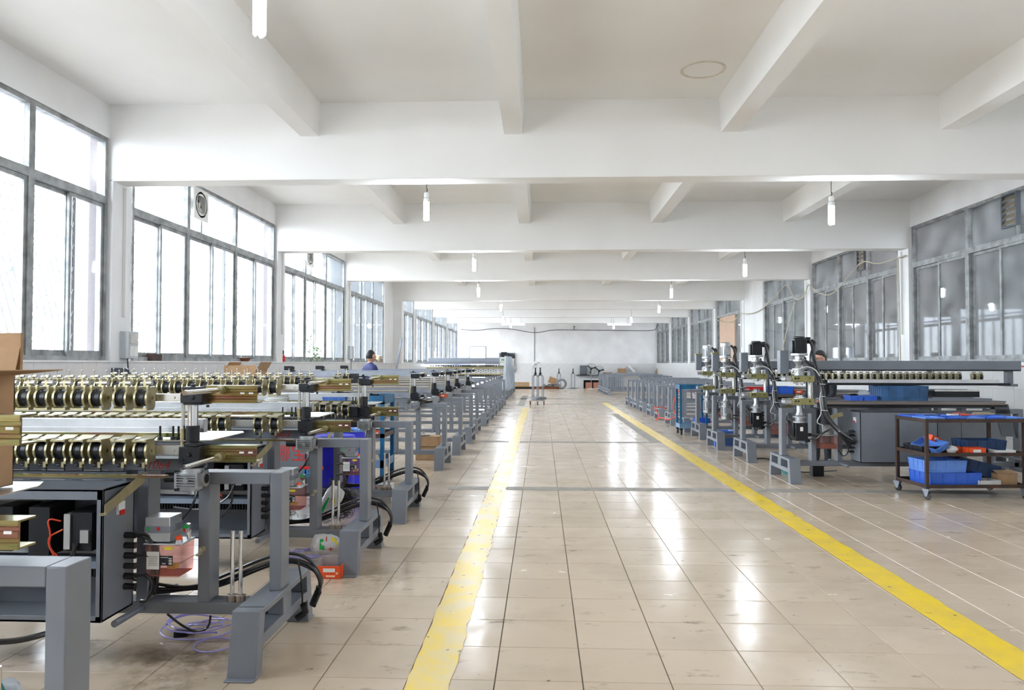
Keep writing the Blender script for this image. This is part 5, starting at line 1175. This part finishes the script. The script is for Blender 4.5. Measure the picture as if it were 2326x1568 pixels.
for lab, px, Yq in (('grey exhaust fan in the upper pane of the second left window', 452, None), ('grey exhaust fan in the upper pane of the third left window', 702, None)):
    Yq = Ysill(px)-.02
    f = empty('exhaust_fan', (-5.12, Yq, 3.80), 0, lab, 'fan')
    obj('housing', MB().lathe([(.19, -.06), (.19, .06), (.165, .06), (.165, -.06)], (0, 0, 0), 24, ax='x').add([(x, y, z) for x in (.045, .06) for y, z in ((-.23, -.23), (.23, -.23), (.23, .23), (-.23, .23))]+[(x, .18*math.cos(t_*math.pi/4+math.pi*1.25), .18*math.sin(t_*math.pi/4+math.pi*1.25)) for x in (.06,) for t_ in range(0, 8, 2)],
        [(4, 5, 9, 8), (5, 6, 10, 9), (6, 7, 11, 10), (7, 4, 8, 11), (0, 1, 5, 4), (1, 2, 6, 5), (2, 3, 7, 6), (3, 0, 4, 7)]).mesh('housing', WHITE), f)
    obj('back_disc', MB().cyl((-.05, 0, 0), (-.045, 0, 0), .17, seg=24).mesh('back_disc', mat('slate_blue', (.10, .13, .18), .5)), f)
    for k in range(5):
        a = k*2*math.pi/5+.3; m3 = Matrix.Rotation(a, 3, 'X') @ Matrix.Rotation(R(20), 3, 'Z')
        obj('blade', MB().add([m3 @ Vector(v) for v in ((0, -.02, .03), (0, .02, .03), (.01, .06, .12), (.01, .02, .155), (.005, -.03, .13))], [(0, 1, 2, 3, 4)]).mesh('blade', WHITED), f)
    obj('hub', MB().cyl((-.02, 0, 0), (.03, 0, 0), .035, seg=14).mesh('hub', WHITED), f)
for lab, ya in (('dark louvred vent in the upper right window nearest the camera', 11.12), ('dark louvred vent in the third right upper window', 16.2)):
    f = empty('louvre_vent', (6.87, ya, 3.62), 0, lab, 'vent')
    obj('vent_frame', MB().box(-.03, .03, -.18, -.155, -.16, .34).box(-.03, .03, .155, .18, -.16, .34).box(-.03, .03, -.155, .155, .315, .34).box(-.03, .03, -.155, .155, -.16, -.135).mesh('vent_frame', DGREY), f)
    for k in range(5): part('slat', 'lsl', lambda: MB().add([(-.03, -.155, 0), (-.03, .155, 0), (.03, .155, .07), (.03, -.155, .07), (-.03, -.155, .005), (-.03, .155, .005), (.03, .155, .075), (.03, -.155, .075)], [(0, 1, 2, 3), (7, 6, 5, 4), (0, 4, 5, 1), (1, 5, 6, 2), (2, 6, 7, 3), (3, 7, 4, 0)]), mat('tan_slat', (.25, .22, .16), .6), f, (0, 0, -.12+k*.088))
def hang(pts, rad, m, lab, cat='cable', name='hanging_cable'):
    return tag(obj(name, MB().tube([P(*p) for p in pts], rad, 6, smooth=3).mesh(name, m)), lab, cat)
hang([(2057, 580, 14.0), (2035, 588, 14.3), (1990, 602, 14.8), (1960, 590, 15.3), (1935, 620, 15.9), (1895, 668, 16.6), (1870, 672, 17.3), (1845, 655, 18.2), (1838, 647, 19.0)], .012, CABLEW, 'pale cable looping across the third right window, column to column')
hang([(1836, 647, 19.0), (1826, 675, 19.3), (1805, 685, 19.8), (1792, 650, 20.5), (1785, 645, 21), (1760, 675, 22), (1730, 705, 23.2), (1700, 715, 24.4), (1686, 712, 25.2)], .014, CABLEW, 'pale cable looping across the fourth right window')
hang([(1806, 686, 19.8), (1795, 720, 19.8), (1783, 770, 19.8), (1775, 800, 19.8)], .012, CABLEW, 'straight pale cable hanging down at the fourth right window')
hang([(2040, 590, 14.2), (2043, 680, 14.2), (2044, 760, 14.2), (2046, 830, 14.2)], .012, CABLEW, 'pale cable running down the second right column')
hang([(1683, 712, 25.3), (1665, 732, 26.2), (1640, 733, 27.6), (1625, 724, 29.2)], .014, CABLEW, 'pale cable sagging across the fifth right window')
hang([(2050, 832, 11.9), (2062, 823, 11.6), (2075, 820, 11.4), (2090, 825, 11.3), (2105, 828, 11.2), (2200, 830, 10.9), (2330, 833, 10.5)], .010, CABLER, 'red cable along the right window sill', name='red_cable')
hang([(1630, 825, 28.2), (1634, 840, 28.2), (1636, 860, 28.2), (1640, 880, 28.2)], .02, CABLER, 'orange strap hanging on the right wall by the extinguisher', 'strap', 'hanging_strap')
v = P(1578, 830, 29.8)
fe = empty('fire_extinguisher', (6.62, 28.1, 1.02), 0, 'red fire extinguisher hung on the right wall column', 'fire extinguisher')
obj('cylinder', MB().lathe([(.07, 0), (.075, .02), (.075, .38), (.05, .44), (.02, .46)], seg=16).mesh('cylinder', REDP), fe); obj('label', MB().lathe([(.0765, .08), (.0765, .34)], seg=16).mesh('label', WHITE), fe)
obj('valve', MB().box(-.02, .02, -.05, .05, .46, .52).box(-.015, .015, -.1, .02, .52, .54).mesh('valve', PLASTB), fe); obj('bracket', MB().box(.06, .18, -.03, .03, .30, .33).mesh('bracket', BLACK), fe)
pbd = obj('peach_board', MB().box(-.02, .02, 0, 2.2, 1.48, 3.2).mesh('peach_board', PEACH), None, (6.83, 26.5, 0)); tag(pbd, 'peach board covering part of the fifth right window', 'board')

# ---- far end
def reel_stand(x, y, lab, z0=0, disc=True, group=None):
    r = empty('reel_stand', (x, y, z0), 0, lab, 'stand', group)
    for k in range(4):
        a = k*math.pi/2+.5; c, s_ = math.cos(a), math.sin(a)
        part('leg', 'rsl%d' % k, lambda: MB().tube([(.13*c, .13*s_, 0), (.13*c, .13*s_, .75), (.12*c, .12*s_, .84), (.04*c, .04*s_, .90)], .014, 7, smooth=2), TUBE, r)
    part('hub', 'rsh', lambda: MB().lathe([(.035, .86), (.045, .88), (.045, .96), (.028, .98), (.022, 1.12), (.05, 1.13), (.05, 1.145)], seg=14), BLACK, r)
    part('hook', 'rsk', lambda: MB().tube([(0, 0, 1.145), (.01, 0, 1.18), (.03, 0, 1.2), (.05, 0, 1.18)], .006, 5), STEEL, r)
    if disc: part('base_disc', 'rsb', lambda: MB().lathe([(.30, 0), (.30, .01), (.16, .05), (.14, .06)], seg=20), TUBE, r)
    return r
q = P(1220, 918, 26.2)
cart = empty('low_cart', (q.x, 26.3, 0), 0, 'low steel cart on rusty legs in the middle of the aisle', 'cart')
obj('platform', MB().box(-.28, .28, -.3, .3, .13, .155).mesh('platform', STEEL), cart)
for x in (-.26, .0, .22): obj('leg', MB().box(x, x+.04, -.28, -.24, 0, .13).box(x, x+.04, .24, .28, 0, .13).mesh('leg', RUST), cart)
reel_stand(q.x-.06, 26.25, 'left wire reel stand on the low cart in the aisle', .156, disc=False); reel_stand(q.x+.11, 26.42, 'right wire reel stand on the low cart, partly behind', .156, disc=False)
coil('wire_coil', (q.x+.05, 26.3, .18), .27, .014, TUBE, 'flat coil of steel wire on the low aisle cart', 6, 'wire', jit=.02)
reel_stand(P(1270, 880, 42.8).x, 43.2, 'reel stand at the back wall, behind the wire ring'); reel_stand(P(1302, 880, 42.8).x, 43.0, 'reel stand at the back wall, between ring and speaker')
wr_ = tag(obj('wire_ring', MB().tube([(.24*math.cos(t_*.314), 0, .24*math.sin(t_*.314)) for t_ in range(20)], .06, 8, closed=True).mesh('wire_ring', TUBE), None, (P(1276, 870, 42).x, 42.4, .30), (R(12), 0, 0)), 'thick ring of coiled steel wire leaning at the back wall', 'wire')
carton('cardboard_box', .45, .3, .36, CARD, (P(1253, 872, 42).x, 42.5, .30), 0, 'tilted brown cardboard box on scrap at the back wall', rot=(0, R(20), 0), flaps=(('l', 150, .2),))
pa = empty('rusty_pallet', (P(1240, 880, 42.6).x, 42.7, 0), 0, 'long low rusty rack with metal fittings along the back wall', 'rack')
obj('rack_beam', MB().box(-.75, .75, -.3, .3, .0, .10).box(-.75, .75, -.32, -.28, .08, .14).mesh('rack_beam', RUST), pa)
for k in range(6): obj('fitting', MB().cyl((0, -.1, 0), (0, .1, 0), .09, seg=12).mesh('fitting', STEEL if k % 2 else TUBE), pa, (-.1+k*.17, -.12, .19), (0, 0, k*.7))
wc = empty('wooden_crate', (P(1185, 882, 42).x, 42.6, 0), 0, 'long tan crate with orange edge by the back wall, left of the cart', 'crate')
obj('crate_panel', MB().box(-.45, .40, -.2, .2, .12, .36).mesh('crate_panel', WOODW), wc); obj('crate_edge', MB().box(-.45, .42, -.22, -.2, .34, .38).box(.38, .42, -.22, -.2, .12, .34).box(-.45, .42, -.22, -.2, .12, .16).mesh('crate_edge', mat('orange_wood', (.50, .24, .06), .7)), wc); obj('crate_base', MB().box(-.5, .6, -.25, .25, 0, .12).mesh('crate_base', BLACK), wc)
def pfan(px, py, Y, lab, r=.30):
    q = P(px, py, Y); f = empty('pedestal_fan', (q.x, Y, 0), 0, lab, 'fan'); h = q.z
    obj('base', MB().lathe([(.25, 0), (.25, .02), (.05, .05), (.02, .06)], seg=18).mesh('base', WHITED), f); obj('pole', MB().cyl((0, 0, .05), (0, 0, h-.1), .018, seg=8).mesh('pole', TUBE), f)
    obj('motor', MB().cyl((0, .02, h), (0, .22, h), .07, seg=12).box(-.02, .02, .05, .12, h-.14, h).mesh('motor', BLACK), f)
    for k in range(3):
        a = k*2*math.pi/3+.4; c, s_ = math.cos(a), math.sin(a)
        obj('blade', MB().add([(.04*c-.03*s_, -.01, h+.04*s_+.03*c), (.04*c+.03*s_, .0, h+.04*s_-.03*c), (.26*c+.07*s_, .02, h+.26*s_-.07*c), (.27*c-.02*s_, -.02, h+.27*s_+.02*c)], [(0, 1, 2, 3)]).mesh('blade', BLACK), f)
    g = MB().tube([(r*math.cos(t_*.262), .0, h+r*math.sin(t_*.262)) for t_ in range(24)], .010, 5, closed=True)
    for k in range(28):
        a = k*2*math.pi/28; g.tube([(r*math.cos(a)*q_, -.09*(1-q_*q_), h+r*math.sin(a)*q_) for q_ in (.15, .5, .8, 1)], .0035, 3)
    for q_ in (.4, .7): g.tube([(r*q_*math.cos(t_*.314), -.09*(1-q_*q_), h+r*q_*math.sin(t_*.314)) for t_ in range(20)], .0035, 3, closed=True)
    o = obj('guard', g.mesh('guard', DGREY), f); return f
pfan(1343, 838, 42.3, 'industrial pedestal fan before the back wall, left one'); pfan(1361, 843, 42.9, 'industrial pedestal fan before the back wall, right one', .28)
sp = empty('speaker_shelf', (P(1326, 852, 44).x, YB-.16, P(1326, 852, 44).z), 0, 'thin dark wall shelf on the back wall left of the fans', 'shelf'); obj('shelf_board', MB().box(-.45, 1.0, -.17, .148, -.03, 0).mesh('shelf_board', BLACK), sp)
tag(obj('dark_cabinet', MB().box(-.22, .22, -.14, .12, 0, .56).mesh('dark_cabinet', DGREY), None, (P(1326, 852, 44).x, YB-.16, P(1326, 852, 44).z+.0005), bevel=.03), 'dark grey speaker cabinet on the back wall shelf', 'speaker')
bn = empty('tiled_bench', (P(1322, 882, 44).x+.02, YB-.35, 0), 0, 'white tiled bench with a dark opening at the back wall', 'bench')
obj('bench_top', MB().box(-.1, 1.25, -.25, .33, .48, .56).box(-.1, .06, -.25, .33, 0, .48).box(1.17, 1.25, -.25, .33, 0, .48).mesh('bench_top', WHITETILE), bn); obj('recess', MB().box(.06, 1.17, .25, .33, 0, .48).mesh('recess', BLACK), bn)
for k, lab in enumerate(('salmon carton in the bench opening, left', 'salmon carton in the bench opening, right')): carton('salmon_carton', .40, .3, .34, SALMON, (bn.location.x+.38+k*.46, YB-.42, 0), 0, lab, open_=False)
for k, (px, py, Y, w, h, lab) in enumerate(((1410, 845, 43.5, .45, .30, 'brown carton on the bench by the back wall, open flap'), (1395, 849, 43.5, .5, .08, 'flat brown carton left of the open one'))):
    carton('brown_carton', w, .3, h, CARD, (P(px, py, Y).x+(.12 if k == 0 else -.3), YB-.3, .861), 0, lab, open_=False, flaps=(('r', 60, .15),) if k == 0 else ())
sh = empty('back_shelf', (P(1420, 860, 44).x, YB-.3, 0), 0, 'long steel shelf carrying cartons at the back wall, right', 'shelf')
obj('shelf_top', MB().box(-1.3, 1.9, -.2, .28, .83, .86).mesh('shelf_top', GREYL), sh)
for x in (-1.28, 1.86): obj('leg', MB().box(x, x+.04, -.2, .28, 0, .83).mesh('leg', GREYL), sh)
tag(obj('paper_roll', MB().cyl((-.1, 0, .43), (.25, 0, .09), .085, seg=16).mesh('paper_roll', WHITE), None, (P(1432, 843, 44).x, YB-.3, .861)), 'white paper roll leaning on the back shelf', 'roll')
tag(obj('wood_block', MB().box(-.08, .08, -.1, .1, 0, .30).box(-.15, -.08, -.1, .1, 0, .16).mesh('wood_block', WOODW), None, (P(1495, 845, 44).x, YB-.3, .861)), 'small brown wooden piece at the right end of the back shelf', 'wood')
# conduit, wires, camera on the back wall
cd = obj('conduit', MB().box(P(1214, 800, YB).x-.02, P(1214, 800, YB).x+.02, YB-.03, YB, 1.5, 3.62).mesh('conduit', GREYL), wb)
jb = tag(obj('junction_box', MB().box(-.16, .16, -.06, 0, -.06, .08).box(-.2, -.04, -.05, 0, -.16, -.06).box(-.24, -.22, -.03, 0, -1.4, -.16).mesh('junction_box', WHITE), None, (P(1215, 824, YB).x, YB-.06, P(1215, 824, YB).z)), 'white junction box on the back wall above the aisle cart', 'junction box')
hang([(1046, 748, 44.3), (1080, 752, 44.3), (1120, 746, 44.3), (1160, 747, 44.3), (1195, 754, 44.3), (1220, 757, 44.3), (1255, 749, 44.3), (1310, 750, 44.3), (1400, 751, 44.3), (1470, 752, 44.3), (1490, 750, 44.3), (1493, 738, 44.3)], .018, PLASTB, 'dark cable sagging along the top of the back wall')
sc = empty('security_camera', (P(1304, 743, 44.2).x, 44.2, P(1304, 743, 44.2).z), 0, 'small security camera under the ceiling at the back wall', 'camera')
obj('camera_body', MB().cyl((0, -.2, 0), (0, .05, .02), .06, seg=12).mesh('camera_body', WHITED), sc); obj('camera_mount', MB().box(-.03, .03, .0, .229, -.2, -.05).mesh('camera_mount', GREYL), sc); obj('lens', MB().cyl((0, -.21, 0), (0, -.2, 0), .04, seg=12).mesh('lens', BLACK), sc)
nbd = empty('wall_panel', (P(1150, 800, 43.5).x, YB-.16, P(1150, 843, 44).z), 0, 'tall slate-blue cabinet with pale frame on the back wall', 'cabinet')
obj('panel_face', MB().box(-.43, .43, -.02, .0, .03, 1.05).mesh('panel_face', mat('slate_board', (.05, .07, .11), .4)), nbd); obj('panel_frame', MB().box(-.47, .47, -.0, .158, 0, 1.08).mesh('panel_frame', GREYL), nbd)
sk = [tag(obj('wall_socket', MB().box(-.08, .08, -.05, 0, 0, .12).mesh('wall_socket', WHITE), None, (P(px, 824, YB).x, YB-.001, 1.5)), lab, 'socket') for px, lab in ((1267, 'white wall socket on the back wall, left of pair'), (1273, 'white wall socket on the back wall, right of pair'))]
lp = tag(obj('leaning_bar', MB().cbox((0, 0, 0), (.05, .10, 2.3), rot=Matrix.Rotation(R(9), 3, 'Y')).mesh('leaning_bar', TUBE), None, (P(876, 815, 24.4).x+.02, 24.4, 1.14)), 'long grey steel bar leaning on the left blank wall section', 'bar')
lp.location.x = -4.82
cl = tag(obj('sill_clutter', MB().lathe([(.08, 0), (.10, .2), (.06, .22)], seg=12).mesh('sill_clutter', WOODW), None, (-5.10, Ysill(862), SILL+.0205)), 'tan jar at the end of the fourth left sill', 'jar')

# ------------------------------------------------------------------ people
def person(loc, rz, lab, top, bottom, bend=0, glasses=False, h=1.68):
    r = empty('person', loc, rz, lab, 'person'); s = h/1.68
    V = [(0, 0, .96, .15, .11), (0, 0, 1.10, .145, .10), (0, 0, 1.26, .19, .12), (0, 0, 1.36, .185, .11), (0, 0, 1.42, .07, .065), (0, -.01, 1.47, .052, .055)]
    for sx in (1, -1): V += [(sx*.09, 0, .90, .09, .09), (sx*.10, 0, .50, .062, .065), (sx*.10, .02, .10, .045, .05), (sx*.10, -.12, .04, .04, .03)]
    for sx in (1, -1): V += [(sx*.19, 0, 1.35, .08, .075), (sx*.22, .01, 1.08, .045, .045), (sx*.20, -.16, .92, .034, .034), (sx*.17, -.26, .95, .030, .026)]
    Eg = [(0, 1), (1, 2), (2, 3), (3, 4), (4, 5), (0, 6), (6, 7), (7, 8), (8, 9), (0, 10), (10, 11), (11, 12), (12, 13), (3, 14), (14, 15), (15, 16), (16, 17), (3, 18), (18, 19), (19, 20), (20, 21)]
    def bendp(x, y, z):
        if z > .96 and bend:
            c, s_ = math.cos(bend), math.sin(bend); z0 = z-.96; return (x, y*c-z0*s_, .96+z0*c+y*s_)
        return (x, y, z)
    me = bpy.data.meshes.new('body'); me.from_pydata([tuple(k*s for k in bendp(*v[:3])) for v in V], Eg, [])
    b = obj('body', me, r); md = b.modifiers.new('skin', 'SKIN'); sv = me.skin_vertices[0].data
    for k, v in enumerate(V): sv[k].radius = (v[3]*s, v[4]*s)
    sv[0].use_root = True; b.modifiers.new('sub', 'SUBSURF').levels = 2; b.modifiers['sub'].render_levels = 2
    dg = bpy.context.evaluated_depsgraph_get(); m2 = bpy.data.meshes.new_from_object(b.evaluated_get(dg)); b.modifiers.clear(); b.data = m2
    m2.materials.clear()
    for m in (top, bottom, SKIN, BLACK): m2.materials.append(m)
    for p in m2.polygons:
        z = p.center.z/s; p.use_smooth = True
        p.material_index = 3 if z < .07 else (1 if z < .98 else (2 if z > 1.445 or (abs(p.center.y+.3*s*0) > .22*s and z < 1.0 and not bend) else 0))
    hc = bendp(0, -.02, 1.56); hc = tuple(k*s for k in hc)
    hd = obj('head', MB().ball((0, 0, 0), (.076*s, .095*s, .115*s), 20, 16, fn=lambda v: Vector((v.x*(1-.18*max(0, -v.z)), v.y*(1-.12*max(0, -v.z)), v.z))).ball((0, -.098*s, -.01*s), (.014*s, .02*s, .028*s), 8, 6).ball((.078*s, .0, 0), (.012*s, .022*s, .032*s), 8, 6).ball((-.078*s, 0, 0), (.012*s, .022*s, .032*s), 8, 6).mesh('head', SKIN), r, hc, (bend*.4, 0, 0))
    obj('mouth', MB().box(-.022*s, .022*s, -.088*s, -.08*s, -.058*s, -.052*s).mesh('mouth', mat('lips', (.35, .12, .10), .5)), hd)
    for sx in (1, -1): obj('eye', MB().ball((sx*.03*s, -.082*s, .012*s), (.013*s, .01*s, .007*s), 8, 6).mesh('eye', BLACK), hd)
    obj('hair', MB().ball((0, .012*s, .018*s), (.086*s, .102*s, .118*s), 20, 14, fn=lambda v: v if (v.z > .42 or v.y > -.05 and v.z > -.55) else v*.80).mesh('hair', HAIR), hd)
    if glasses:
        g = MB()
        for sx in (1, -1): g.tube([(sx*.033*s+.022*s*math.cos(t_*.523), -.099*s, .012*s+.017*s*math.sin(t_*.523)) for t_ in range(12)], .0022, 4, closed=True).cyl((sx*.055*s, -.098*s, .014*s), (sx*.08*s, -.01, .014*s), .002, seg=4)
        obj('glasses', g.mesh('glasses', BLACK), hd)
    for sx in (1, -1):
        hx = bendp(sx*.17, -.27, .95); hand = MB().ball((0, 0, 0), (.020, .045, .034), 10, 8)
        for f in range(4): hand.tube([(0, -.035, .022-f*.014), (-sx*.004, -.062-.004*(f in (1, 2)), .020-f*.014), (-sx*.014, -.082-.006*(f in (1, 2)), .016-f*.013), (-sx*.026, -.092, .012-f*.012)], .0075, 6, smooth=1)
        hand.tube([(-sx*.012, 0, .028), (-sx*.03, -.025, .036), (-sx*.034, -.05, .030)], .009, 6, smooth=1)
        obj('hand', hand.mesh('hand', SKIN), r, tuple(k*s for k in hx))
    return r
q = P(836, 822, 14.5)
person((q.x, 14.68, 0), R(-48), 'man in a navy work jacket standing among the left machines, seen from behind', NAVY, DARKC, h=1.70).rotation_euler = (0, 0, R(130))
q = P(1856, 811, 10.75)
person((q.x, 10.62, 0), R(-60), 'man with glasses, only his head visible above the right bridge beam', DARKC, DARKC, bend=0, glasses=True, h=1.63).rotation_euler = (0, 0, R(-62))
#END
